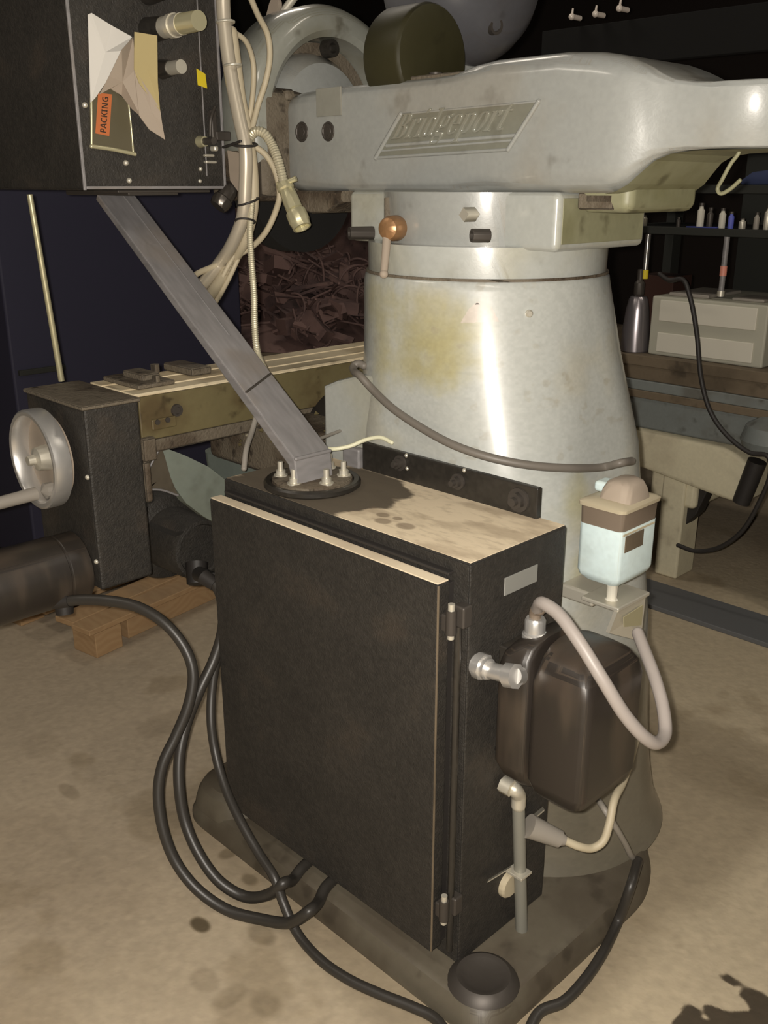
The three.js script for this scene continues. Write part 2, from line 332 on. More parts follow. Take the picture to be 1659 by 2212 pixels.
const columnMap = tex(2048, 1024, (u, v, c) => {
  const y = v * 1.4; c[0] = 0.69; c[1] = 0.70; c[2] = 0.68;
  const n = fbm(u, v, 10, 5, 401), m = fbm(u, v, 48, 4, 405), s = fbm(u, v * 0.25, 64, 3, 409), f = fbm(u, v, 256, 2, 411);
  mixc(c, 0.35 * sstep(0.5, 0.75, n), 0.69, 0.66, 0.57);
  for (const [a, b, w, h, k] of COL_STAIN_SHADE) { const d = Math.hypot((u - a) / w, (v - b) / h) + (m - 0.5) * 0.8 + (s - 0.5) * 0.5; mixc(c, k * (1 - sstep(0.0, 1.5, d)), 0.645, 0.615, 0.455); }
  mixc(c, 0.25 * sstep(0.7, 0.8, m) * (0.4 + n), 0.55, 0.51, 0.43);
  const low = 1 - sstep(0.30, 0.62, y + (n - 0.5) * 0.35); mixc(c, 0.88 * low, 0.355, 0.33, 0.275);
  if (inPoly(u, v, chip)) mixc(c, 0.8, 0.745, 0.70, 0.66);
  const k = 0.96 + 0.08 * f; c[0] *= k; c[1] *= k; c[2] *= k;
});
{ // column skin with its own uv round the axis
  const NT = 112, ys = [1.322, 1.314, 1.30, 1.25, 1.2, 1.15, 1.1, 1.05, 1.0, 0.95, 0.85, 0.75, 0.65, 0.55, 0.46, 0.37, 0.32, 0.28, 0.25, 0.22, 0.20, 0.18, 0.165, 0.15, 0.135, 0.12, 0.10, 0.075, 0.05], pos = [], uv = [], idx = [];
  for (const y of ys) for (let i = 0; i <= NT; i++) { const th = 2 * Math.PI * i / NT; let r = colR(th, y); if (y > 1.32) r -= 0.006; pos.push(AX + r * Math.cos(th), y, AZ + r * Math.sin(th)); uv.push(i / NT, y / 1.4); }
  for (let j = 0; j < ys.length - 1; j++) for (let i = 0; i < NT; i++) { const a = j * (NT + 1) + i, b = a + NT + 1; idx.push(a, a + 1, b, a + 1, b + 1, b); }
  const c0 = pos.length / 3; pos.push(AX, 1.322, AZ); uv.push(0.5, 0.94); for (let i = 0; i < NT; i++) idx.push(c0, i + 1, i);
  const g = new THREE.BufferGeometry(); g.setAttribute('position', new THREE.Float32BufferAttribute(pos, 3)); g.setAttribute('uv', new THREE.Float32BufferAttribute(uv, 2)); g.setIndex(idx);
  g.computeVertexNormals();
  const col = part(mill, 'column', toCreasedNormals(g, 0.9), gloss({ map: columnMap, bumpMap: rep(grain, 2), bumpScale: 0.0001 }), 'tapered grey column with yellowish stains and painted shade below the collar', true);
  const s = onColumn(1142, 677, 0), n = V(s.x - AX, 0, s.z - AZ).normalize();
  part(col, 'screw', turned(s.clone().addScaledVector(n, -0.004), n, [[0, 0.012], [0.005, 0.012], [0.0075, 0.009], [0.0075, 0]]), M.zinc);
  const h = onColumn(1031, 660, 0), hn = V(h.x - AX, 0, h.z - AZ).normalize();
  part(col, 'plug', turned(h.clone().addScaledVector(hn, -0.006), hn, [[0, 0.008], [0.005, 0.008], [0.006, 0.006], [0.006, 0]]), M.darkSteel);
}
{ // base casting: slab with drafted sides, raised pad and levelling dish at its near corner
  const plan = (d) => { // the foot's outline, far right corner cut off
    const P = [[-1.822 + d, -1.068 - d, 0.10], [-0.818 - d, -1.068 - d, 0.075], [-0.818 - d, -1.66, 0.10], [-0.98 - d, -1.86, 0.08], [-1.3 - d, -2.2 + d, 0.05], [-1.822 + d, -2.2 + d, 0.08]].map(([x, z, r]) => ({ p: new THREE.Vector2(x, z), r }));
    const out = [];
    for (let i = 0; i < P.length; i++) {
      const q = P[i], a = P[(i + P.length - 1) % P.length].p.clone().sub(q.p).normalize(), b = P[(i + 1) % P.length].p.clone().sub(q.p).normalize();
      const s0 = q.p.clone().addScaledVector(a, q.r), s1 = q.p.clone().addScaledVector(b, q.r);
      for (let k = 0; k <= 8; k++) { const t = k / 8; out.push(s0.clone().multiplyScalar((1 - t) * (1 - t)).addScaledVector(q.p, 2 * t * (1 - t)).addScaledVector(s1, t * t)); }
    }
    return out;
  };
  const slab = loft([[0, 0], [0.015, 0], [0.038, 0.010], [0.050, 0.018], [0.056, 0.030]].map(([y, d]) => plan(d).map((p) => V(p.x, y, p.y))), true, 0.5);
  const base = part(mill, 'base', slab, M.grimyGrey, 'wide dirty base casting standing on the floor');
  part(base, 'raised_foot', loft([[0.04, 0], [0.07, 0.006], [0.088, 0.014], [0.098, 0.03]].map(([y, d]) => rring(-1.816 + d, -1.60 - d, -1.95 + d, -1.076 - d, 0.085, 8, (x, z) => V(x, y, z)).reverse()), true, 0.5), M.grimyGrey);
  part(base, 'levelling_dish', turned(V(-0.895, 0.054, -1.150), Yp, [[0.0, 0.010], [0.03, 0.009], [0.042, 0.016], [0.052, 0.018], [0.062, 0.012], [0.07, 0.0]]), M.darkSteel, 'round dark levelling dish on the near corner');
}
// front ways for the knee, a shoulder left of the column
part(mill, 'knee_way', [extrude([[-1.655, 0.05], [-1.45, 0.05], [-1.45, 1.112], [-1.54, 1.10], [-1.612, 1.078], [-1.655, 1.06]], 0.52, 0.008).translate(0, 0, -1.962)], M.paint, 'vertical way block on the front of the column');
// turret
part(mill, 'collar_seam', turned(V(AX, 1.3185, AZ), Yp, [[0.2, 0], [0.2672, 0], [0.2672, 0.0055], [0.2, 0.006]], 64), M.grimy, 'dark dirty seam under the collar');
part(mill, 'turret_collar', turned(V(AX, 1.322, AZ), Yp, [[0.20, -0.01], [0.262, -0.002], [0.263, 0.05], [0.262, 0.062], [0.10, 0.064]], 64), M.paint);
{
  const blk = part(mill, 'turret_block', bx(-1.685, -1.105, 1.378, 1.487, -1.862, -1.548, 0.014, 3), M.paint, 'squared ram clamp block under the ram');
  part(blk, 'round_boss', turned(V(AX, 1.374, AZ), Yp, [[0.1, 0], [0.226, 0.002], [0.228, 0.012], [0.228, 0.112]], 64), M.ram, 'dirty round boss bulging from the block');
  part(blk, 'bolt_head', [hex(PZ(1026, 463, -1.485), V(-0.1, 0, 1), 0.0135, 0.03, 4)], M.zinc);
  part(blk, 'bolt_head', [turned(PZ(1056, 509, -1.505), V(-0.55, 0.02, 1), [[0, 0.03], [0.008, 0.03], [0.008, 0.036], [0.0125, 0.036], [0.013, 0.034], [0.013, 0]])], M.darkSteel);
  part(blk, 'bolt_head', [turned(PZ(806, 503, -1.55), V(-0.5, 0, 1), [[0, 0.05], [0.009, 0.05], [0.009, 0.056], [0.014, 0.056], [0.0145, 0]])], M.darkSteel);
  const k = PZ(866, 492, -1.485), tip = PZ(829, 592, -1.405);
  const lv = part(blk, 'clamp_lever', [turned(k, V(0.25, 0, 1), [[0, 0.062], [0.012, 0.061], [0.021, 0.055], [0.025, 0.045], [0.026, 0.02], [0.02, 0]]), ], M.brass, 'copper coloured clamp lever hanging down');
  part(lv, 'handle', cyl(k.clone().add(V(0.005, -0.012, 0.045)), tip, 0.0095, 0.0075, 14), M.kraft);
  part(lv, 'lever_tip', ball(tip, 0.009), M.kraft);
  part(blk, 'end_face', bx(-1.106, -1.1035, 1.392, 1.476, -1.848, -1.562, 0.001, 1), M.olive, 'olive end face of the block');  // this one face is a darker olive than the rest of the block
  part(blk, 'stud', cyl(PZ(838, 428, -1.50), PZ(838, 470, -1.495), 0.008), M.grimy);
}
// ram
{
  const st = [ // x, half width, bottom, top, corner radius
    [-1.915, 0.135, 1.50, 1.675, 0.05], [-1.905, 0.150, 1.49, 1.69, 0.045], [-1.88, 0.159, 1.485, 1.70, 0.035], [-1.84, 0.160, 1.485, 1.703, 0.030], [-1.70, 0.160, 1.485, 1.706, 0.026], [-1.42, 0.160, 1.485, 1.706, 0.026],
    [-1.38, 0.160, 1.485, 1.708, 0.028], [-1.33, 0.160, 1.485, 1.722, 0.04], [-1.28, 0.160, 1.485, 1.728, 0.045], [-1.12, 0.160, 1.485, 1.728, 0.045], [-1.05, 0.160, 1.485, 1.722, 0.05], [-1.01, 0.159, 1.486, 1.714, 0.05], [-0.99, 0.156, 1.490, 1.707, 0.045], [-0.97, 0.150, 1.502, 1.699, 0.035], [-0.95, 0.142, 1.522, 1.69, 0.028], [-0.93, 0.134, 1.541, 1.68, 0.02], [-0.905, 0.126, 1.552, 1.67, 0.014], [-0.87, 0.121, 1.556, 1.663, 0.012], [-0.84, 0.119, 1.557, 1.661, 0.012], [-0.815, 0.119, 1.557, 1.661, 0.012], [-0.79, 0.116, 1.557, 1.661, 0.012], [-0.765, 0.107, 1.557, 1.661, 0.012], [-0.745, 0.094, 1.557, 1.661, 0.012], [-0.728, 0.076, 1.557, 1.661, 0.012], [-0.716, 0.055, 1.557, 1.661, 0.012], [-0.71, 0.025, 1.558, 1.66, 0.012]];
  const rings = st.map(([x, w, y0, y1, r]) => rring(-w, w, y0, y1, r, 6, (z, y) => V(x, y, AZ + z)).reverse());
  const ram = part(mill, 'ram', loft(rings, true, 0.9), M.ram, 'heavy horizontal ram with raised maker lettering');
  { // olive sheet that paints shade onto the underside behind the step
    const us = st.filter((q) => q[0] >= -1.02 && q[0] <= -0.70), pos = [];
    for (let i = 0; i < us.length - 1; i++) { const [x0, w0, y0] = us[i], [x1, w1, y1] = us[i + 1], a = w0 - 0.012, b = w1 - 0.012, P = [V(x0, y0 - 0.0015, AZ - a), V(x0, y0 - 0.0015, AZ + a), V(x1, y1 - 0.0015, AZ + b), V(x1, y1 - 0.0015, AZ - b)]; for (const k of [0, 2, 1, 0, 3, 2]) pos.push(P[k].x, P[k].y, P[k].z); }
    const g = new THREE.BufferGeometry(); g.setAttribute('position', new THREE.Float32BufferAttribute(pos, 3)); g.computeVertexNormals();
    part(ram, 'shaded_underside', g, M.olive, 'olive sheet painting shade onto the underside');
  }
  const F = AZ + 0.160;                    // near face of the ram
  const fp = (px, py, d = 0) => { const p = PZ(px, py, F); p.z += d; return p; };
  // raised nameplate frame and lettering
  const bar = (a, b, r) => tube([a, a.clone().lerp(b, 0.5), b], r, 8, 6);
  const A = fp(812, 341), B = fp(1098, 323), C = fp(1164, 219), D = fp(866, 247), E2 = fp(836, 315), E3 = fp(1116, 292), E4 = fp(826, 326), E5 = fp(1108, 303);
  part(ram, 'nameplate_frame', [bar(A, B, 0.0035), bar(B, C, 0.005), bar(D, A, 0.0055), bar(E2, E3, 0.004), bar(E4, E5, 0.0025), bar(D, C, 0.0022)], M.ram, 'raised slanted frame with double underline');
  const font = await new FontLoader().loadAsync('fonts/droid/droid_serif_bold.typeface.json');
  const tg = new TextGeometry('Bridgeport', { font, size: 0.050, depth: 0.003, curveSegments: 5, bevelEnabled: true, bevelThickness: 0.004, bevelSize: 0.0012, bevelOffset: -0.0012, bevelSegments: 3 });
  tg.computeBoundingBox(); const tb = tg.boundingBox, tw = tb.max.x - tb.min.x;
  const x0 = E2.x + 0.014, x1 = E3.x - 0.012, sc = (x1 - x0) / (tw + 0.03), y0 = E2.y + 0.012;
  const mx = new THREE.Matrix4().set(sc, 0.72, 0, x0, 0.02, 1.0, 0, y0, 0, 0, 1, F - 0.002, 0, 0, 0, 1);
  tg.applyMatrix4(mx); part(ram, 'plate_ground', plate([A, B, C, D].map((p) => p.clone().add(V(0, 0, 0.0002))), 0.0012, Zp), mat({ map: ramMap, color: 0xcfcdc0, roughness: 0.35 }), 'slightly darker ground of the nameplate');
  part(ram, 'raised_lettering', tg, mat({ map: ramMap, color: 0xf4f2e6, roughness: 0.2, metalness: 0.15 }), 'raised slanted lettering of the maker');
  // instruction plate, holes, bolts
  const q = [fp(684, 192), fp(738, 187), fp(738, 250), fp(682, 253)];
  const pm = canvasTex(256, 300, (g) => { g.fillStyle = '#a5a296'; g.fillRect(0, 0, 256, 300); g.fillStyle = '#8d897d'; for (let i = 0; i < 15; i++) g.fillRect(24, 40 + i * 16, 120 + ((i * 53) % 90), 6); g.fillRect(70, 16, 110, 12); });
  part(ram, 'data_plate', bx(q[0].x, q[1].x, q[3].y, q[0].y, F - 0.001, F + 0.003, 0.001, 1), mat({ map: ramMap, roughness: 0.5, color: 0xe8e4da }), 'thin engraved data plate');
  for (const [a, b, s] of [[652, 285, 1], [709, 284, 0.95]]) {
    const p = fp(a, b);
    part(ram, 'bolt_recess', turned(p.clone().add(V(0, 0, -0.012)), Zp, [[0.0, 0.0135], [0.009, 0.0135], [0.010, 0.0125], [0.0165, 0.0125], [0.0185, 0.0145], [0.021, 0.0145], [0.0225, 0.012]].map(([r, h]) => [r * s, h]), 28), M.darkSteel, 'dark recessed bolt');
  }
  part(ram, 'boss', turned(fp(612, 207, -0.02), Zp, [[0, 0.024], [0.012, 0.024], [0.016, 0.018], [0.016, 0]]), M.grimy);
  part(ram, 'front_rim', turned(V(-1.935, 1.595, AZ), Xp, [[0.05, 0], [0.150, 0], [0.158, 0.006], [0.158, 0.02], [0.150, 0.026], [0.05, 0.026]], 48), M.ram, 'pale round rim at the front end');
  for (const [x, z, a, h] of [[-1.56, -1.58, 0.012, 0.035], [-1.60, -1.60, 0.011, 0.03], [-1.47, -1.60, 0.014, 0.016]]) part(ram, 'cover_bolt', hex(V(x, 1.704, z), Yp, a, h, 8), M.darkSteel);
  part(ram, 'cover_strip', bx(-1.52, -1.36, 1.70, 1.714, -1.62, -1.57, 0.004), M.grimy);
  part(mill, 'ram_gib', [bx(-1.10, -0.985, 1.45, 1.575, -1.85, -1.60, 0.02, 3)], M.olive, 'olive casting below the rear of the ram, with painted shade in its colour');  // the ram's shade is put into the olive of this casting
  part(mill, 'ram_shade_slab', bx(-1.101, -1.02, 1.455, 1.487, -1.80, -1.60, 0.006), M.grimy, 'brown slab standing in for the shade under the ram');  // added slab: its brown stands in for the ram's shadow on the block
  const pp = part(mill, 'oil_pipe', tube([PX(1483, 322, -0.94), PX(1462, 345, -0.96), PX(1452, 375, -0.97), PX(1449, 392, -0.98)], 0.006, 8), M.olive);
}
// head in front of the ram, seen behind it
{
  const hy = 1.64;
  const arc = (a, prof, p0, p1, n = 40) => { const g = new THREE.LatheGeometry(prof.map(([r, q]) => new THREE.Vector2(r, q)), n, p0, p1 - p0); return toCreasedNormals(orient(g, a, Xp), 0.6); };
  const h = part(mill, 'head_adapter', arc(V(-2.02, hy, AZ), [[0.05, 0], [0.262, 0], [0.268, 0.01], [0.268, 0.10], [0.258, 0.122], [0.24, 0.134], [0.21, 0.134], [0.196, 0.122], [0.19, 0.05], [0.10, 0.045]], 2.85, 2 * Math.PI + 0.36, 60), M.headGrey, 'big round tilting head adapter');
  part(h, 'inner_dome', turned(V(-2.0, hy + 0.012, AZ + 0.03), Xp, [[0.152, 0], [0.152, 0.04], [0.145, 0.07], [0.125, 0.10], [0.05, 0.118], [0, 0.12]], 48), M.ram);
  part(h, 'groove_ring', turned(V(-1.98, hy, AZ), Xp, [[0.14, 0.01], [0.189, 0.012], [0.189, 0.02], [0.14, 0.021]], 48), M.grimy, 'greasy dark groove');
  const sp = V(-1.925, hy + 0.172, AZ + 0.0);
  part(h, 'bolt_recess', turned(sp, Xp, [[0, 0.006], [0.01, 0.008], [0.012, 0.026], [0.02, 0.026], [0.021, 0]]), M.blackGloss);
  part(h, 'knuckle', [bx(-2.10, -1.885, 1.462, 1.715, -1.62, -1.455, 0.03, 3), bx(-2.12, -1.91, 1.50, 1.66, -1.60, -1.44, 0.04, 3)], M.grimy, 'greasy brown head knuckle');
  part(h, 'greasy_lug', loft([[-1.86, 0.028], [-1.80, 0.034], [-1.74, 0.032], [-1.69, 0.016]].map(([x, d]) => rring(1.487 - d * 1.5, 1.487, -1.66, -1.53, 0.008, 3, (y, z) => V(x, y, z))), true, 0.7), M.grimy);
  part(h, 'lower_cover', turned(V(-2.10, 1.50, AZ), Xp, [[0.02, 0], [0.17, 0.0], [0.17, 0.08], [0.02, 0.082]], 40), mat({ color: 0x0f0e0c, roughness: 0.9 }));
  part(mill, 'drive_drum', turned(V(-1.62, 1.755, -1.64), Xp, [[0.02, 0], [0.104, 0.0], [0.107, 0.008], [0.107, 0.095], [0.105, 0.102], [0.102, 0.106], [0.098, 0.107], [0.05, 0.110], [0.0, 0.111]], 44), mat({ map: oliveMap, color: 0x605c46, roughness: 0.5 }), 'dark olive drum above the ram');
  const mo = part(mill, 'drive_motor', turned(V(-1.72, 1.945, -1.86), Xp, [[0.02, 0], [0.172, 0.0], [0.180, 0.02], [0.180, 0.10], [0.184, 0.105], [0.184, 0.13], [0.172, 0.16], [0.150, 0.195], [0.118, 0.225], [0.06, 0.24], [0, 0.242]], 56), mat({ map: ramMap, color: 0x8f8d96, roughness: 0.3 }), 'dark grey drive motor behind the olive drum');
  part(mo, 'bolt_recess', turned(PX(1063, 56, -1.51), V(1, -0.1, 0.15), [[0, 0.004], [0.011, 0.005], [0.0125, 0.016], [0.018, 0.016], [0.019, 0]]), M.darkSteel);
  part(mo, 'mounting_arm', bx(-1.72, -1.60, 1.70, 1.80, -1.90, -1.82, 0.02), M.ram);
  part(h, 'hook_handle', [tube([PZ(596, 56, -1.62), PZ(610, 30, -1.64), PZ(650, -25, -1.68)], 0.010, 10), cyl(PZ(583, 56, -1.6), PZ(594, 40, -1.61), 0.013)], M.zinc);
  part(h, 'oval_cover', loft([0, 0.012].map((k) => rring(-0.022, 0.022, -0.03, 0.03, 0.02, 6, (u, v) => { const p = PZ(596, 25, -1.66); return V(p.x + u * 0.75 + v * 0.5, p.y + v * 0.9 - u * 0.3, p.z + k); })), true, 0.5), M.kraft);
}
// table, its end housing, handwheel, motors, knee
{
  const T = 1.053, prof = [[-2.14, T - 0.108], [-1.90, T - 0.108], [-1.90, T - 0.004], [-1.905, T], [-1.953, T], [-1.953, T - 0.022], [-1.967, T - 0.022], [-1.967, T], [-2.036, T], [-2.036, T - 0.022], [-2.050, T - 0.022], [-2.050, T], [-2.105, T], [-2.105, T - 0.012], [-2.14, T - 0.012]];
  const g = extrude(prof, 1.36, 0.0015).translate(0, 0, -2.45);
  const tb = part(mill, 'table', g, M.tableTop, 'long worktable with two T slots');
  part(tb, 'side_rail', bx(-1.905, -1.893, T - 0.108, T - 0.006, -2.45, -1.092, 0.003), M.brown, 'oily brown table side');
  part(tb, 'table_underside', bx(-2.12, -1.90, 0.91, T - 0.107, -2.3, -1.12, 0.008), M.grimy);
  const pl = PX(355, 912, -1.892);
  part(tb, 'stop_plate', bx(-1.894, -1.886, pl.y - 0.014, pl.y + 0.012, pl.z - 0.03, pl.z + 0.035, 0.004), M.brown);
  for (const [a, b] of [[340, 912], [362, 907]]) { const p = PX(a, b, -1.886); part(tb, 'screw', turned(p, Xp, [[0, 0.003], [0.006, 0.003], [0.0065, 0]]), M.darkSteel); }
  part(tb, 'side_bolt', turned(PX(381, 886, -1.893), Xp, [[0, 0.003], [0.008, 0.003], [0.009, 0.006], [0.014, 0.006], [0.015, 0]]), M.darkSteel);
  // clamps and chips lying on the near end of the table belong to its way cover
  part(tb, 'end_stop', [bx(-2.10, -1.94, T, T + 0.012, -1.22, -1.12, 0.004), bx(-2.06, -1.97, T + 0.01, T + 0.028, -1.20, -1.15, 0.006), hex(V(-2.05, T + 0.012, -1.235), Yp, 0.012, 0.02), hex(V(-1.95, T + 0.01, -1.175), Yp, 0.010, 0.016), bx(-2.12, -1.99, T, T + 0.02, -1.36, -1.30, 0.006)], M.grimy, 'greasy stop block on the table end');
  const hs = part(mill, 'drive_housing', bx(-2.16, -1.885, 0.62, 1.044, -1.088, -0.952, 0.008, 2), M.black, 'tall black housing on the end of the table');
  part(hs, 'top_plate', bx(-2.165, -1.882, 1.040, 1.050, -1.092, -0.948, 0.004), M.grimy);
  part(hs, 'edge_bracket', [bx(-1.90, -1.876, 0.90, 0.955, -1.12, -1.085, 0.006), bx(-1.90, -1.882, 0.80, 0.90, -1.105, -1.086, 0.008)], M.grimy);
  for (const y of [0.89, 0.69]) part(hs, 'screw', ball(V(-1.895, y, -0.952), 0.006), M.zinc);
  // handwheel
  const wc = V(-2.03, 0.914, -0.895);
  const hw = part(mill, 'handwheel', turned(V(wc.x, wc.y, -0.932), Zp, [[0.100, 0.0], [0.108, 0.0], [0.113, 0.003], [0.114, 0.007], [0.114, 0.036], [0.113, 0.040], [0.109, 0.043], [0.101, 0.042], [0.098, 0.038], [0.096, 0.010], [0.100, 0]], 64), M.alu, 'bright aluminium handwheel rim');
  part(hw, 'web', turned(V(wc.x, wc.y, -0.945), Zp, [[0.02, 0], [0.098, 0.004], [0.1, 0.014], [0.03, 0.018], [0, 0.02]], 40), M.kraft);
  part(hw, 'hub', turned(V(wc.x, wc.y, -0.955), Zp, [[0, 0.075], [0.010, 0.075], [0.012, 0.06], [0.026, 0.055], [0.03, 0.03], [0.032, 0]], 24), M.zinc);
  part(hw, 'crank_handle', [cyl(PX(78, 1066, -2.04), PX(-45, 1098, -2.04), 0.0155, 0.014, 18), turned(V(wc.x + 0.004, wc.y - 0.076, -0.93), Zp, [[0.018, 0], [0.018, 0.02], [0.0, 0.03]])], M.greyCable, 'dull grey crank handle');
  // table feed motor, reaching toward the camera's left
  const m0 = V(-1.99, 0.655, -0.953), mdir = V(0, 0, 1);
  const fm = part(mill, 'feed_motor', turned(m0, mdir, [[0, 0], [0.078, 0], [0.082, 0.004], [0.082, 0.05], [0.0805, 0.052], [0.0805, 0.056], [0.083, 0.058], [0.083, 0.40], [0.078, 0.42], [0, 0.425]], 44), M.tank, 'dusty black feed motor cylinder');
  part(fm, 'cable_socket', cyl(V(-1.975, 0.60, -0.90), V(-1.965, 0.555, -0.895), 0.024, 0.02, 16), M.rubber);
  // saddle and knee
  part(mill, 'saddle', [bx(-2.12, -1.70, 0.80, 0.93, -1.86, -1.42, 0.02), bx(-1.80, -1.62, 0.78, 0.88, -1.80, -1.50, 0.015)], M.grimy, 'greasy saddle covered in chips');
  const kn = part(mill, 'knee', [loft([[0.36, -2.02, -1.62], [0.55, -2.16, -1.64], [0.80, -2.2, -1.64]].map(([y, a, b]) => rring(a, b, -1.96, -1.44, 0.05, 4, (x, z) => V(x, y, z)).reverse()), true, 0.5)], M.kneePaint, 'grey green knee casting');
  part(kn, 'side_casting', plate([[350, 965], [400, 984], [450, 1008], [486, 1036], [484, 1140], [440, 1116], [402, 1087], [375, 1050], [358, 1010]].map(([a, b]) => PX(a, b, -1.935)), 0.03, V(-1, 0, 0)), mat({ map: grimeTex([0.46, 0.488, 0.45], [0.42, 0.435, 0.39], 0.5, 0.15, 165, 256), roughness: 0.6 }), 'leaf shaped grey green casting behind the black motor');
  const dr = part(mill, 'knee_motor', turned(PZ(300, 1133, -1.33).setX(-2.38), V(1, 0.03, 0), [[0, 0], [0.11, 0.0], [0.125, 0.01], [0.125, 0.16], [0.118, 0.18], [0.088, 0.19], [0.086, 0.32], [0.080, 0.335], [0.070, 0.337], [0.066, 0.33], [0, 0.33]], 40), M.black, 'black knee motor with round end cap');
  part(dr, 'mounting_plate', bx(-2.26, -1.97, 0.44, 0.70, -1.44, -1.405, 0.01), M.black);
  part(dr, 'way_wiper', plate([PX(348, 962, -1.93), PX(268, 1112, -1.93), PX(300, 1064, -1.93), PX(340, 1058, -1.93), PX(384, 1068, -1.93), PX(368, 1030, -1.93), PX(357, 990, -1.93)], 0.012, V(-1, 0, 0)), M.grimyGrey, 'folded dark sheet guard');
  part(dr, 'guard_edge', tube([PX(347, 964, -1.926), PX(308, 1038, -1.926), PX(269, 1108, -1.926)], 0.0028, 6), M.steel);
  part(dr, 'guard_edge', tube([PX(266, 1106, -1.926), PX(282, 1080, -1.926), PX(305, 1062, -1.926), PX(345, 1058, -1.926), PX(384, 1070, -1.926)], 0.0028, 6), M.steel);
  part(dr, 'plug', [cyl(PZ(425, 1215, -1.3), PZ(425, 1262, -1.28), 0.03, 0.026, 8), cyl(PZ(430, 1240, -1.27), PZ(462, 1252, -1.25), 0.02, 0.018, 14)], M.rubber, 'angled black plug');
  // curved rubber way cover and strap between table and column
  part(mill, 'way_cover', [turned(V(-1.90, 0.86, -1.70), Xp, [[0.11, 0], [0.122, 0], [0.124, 0.004], [0.124, 0.22], [0.11, 0.224], [0.10, 0.01]], 48), bx(-1.80, -1.66, 0.76, 0.92, -1.64, -1.60, 0.01)], M.rubber, 'curved dark rubber way cover');
  part(mill, 'strap', tube([PX(552, 905, -1.84), PX(545, 930, -1.83), PX(532, 970, -1.8), PX(527, 1012, -1.78)], 0.007, 8), M.greyCable);
  const chips = []; for (let i = 0; i < 260; i++) { const s = rr(0.003, 0.009), g = new THREE.TetrahedronGeometry(s); g.rotateX(rr(0, 6)); g.rotateY(rr(0, 6)); g.translate(rr(-2.05, -1.66), rr(0.88, 0.94), rr(-1.85, -1.38)); chips.push(g); }
  const c = part(mill, 'metal_chips', chips.slice(0, 200), M.brown); c.userData.kind = 'stuff';
}

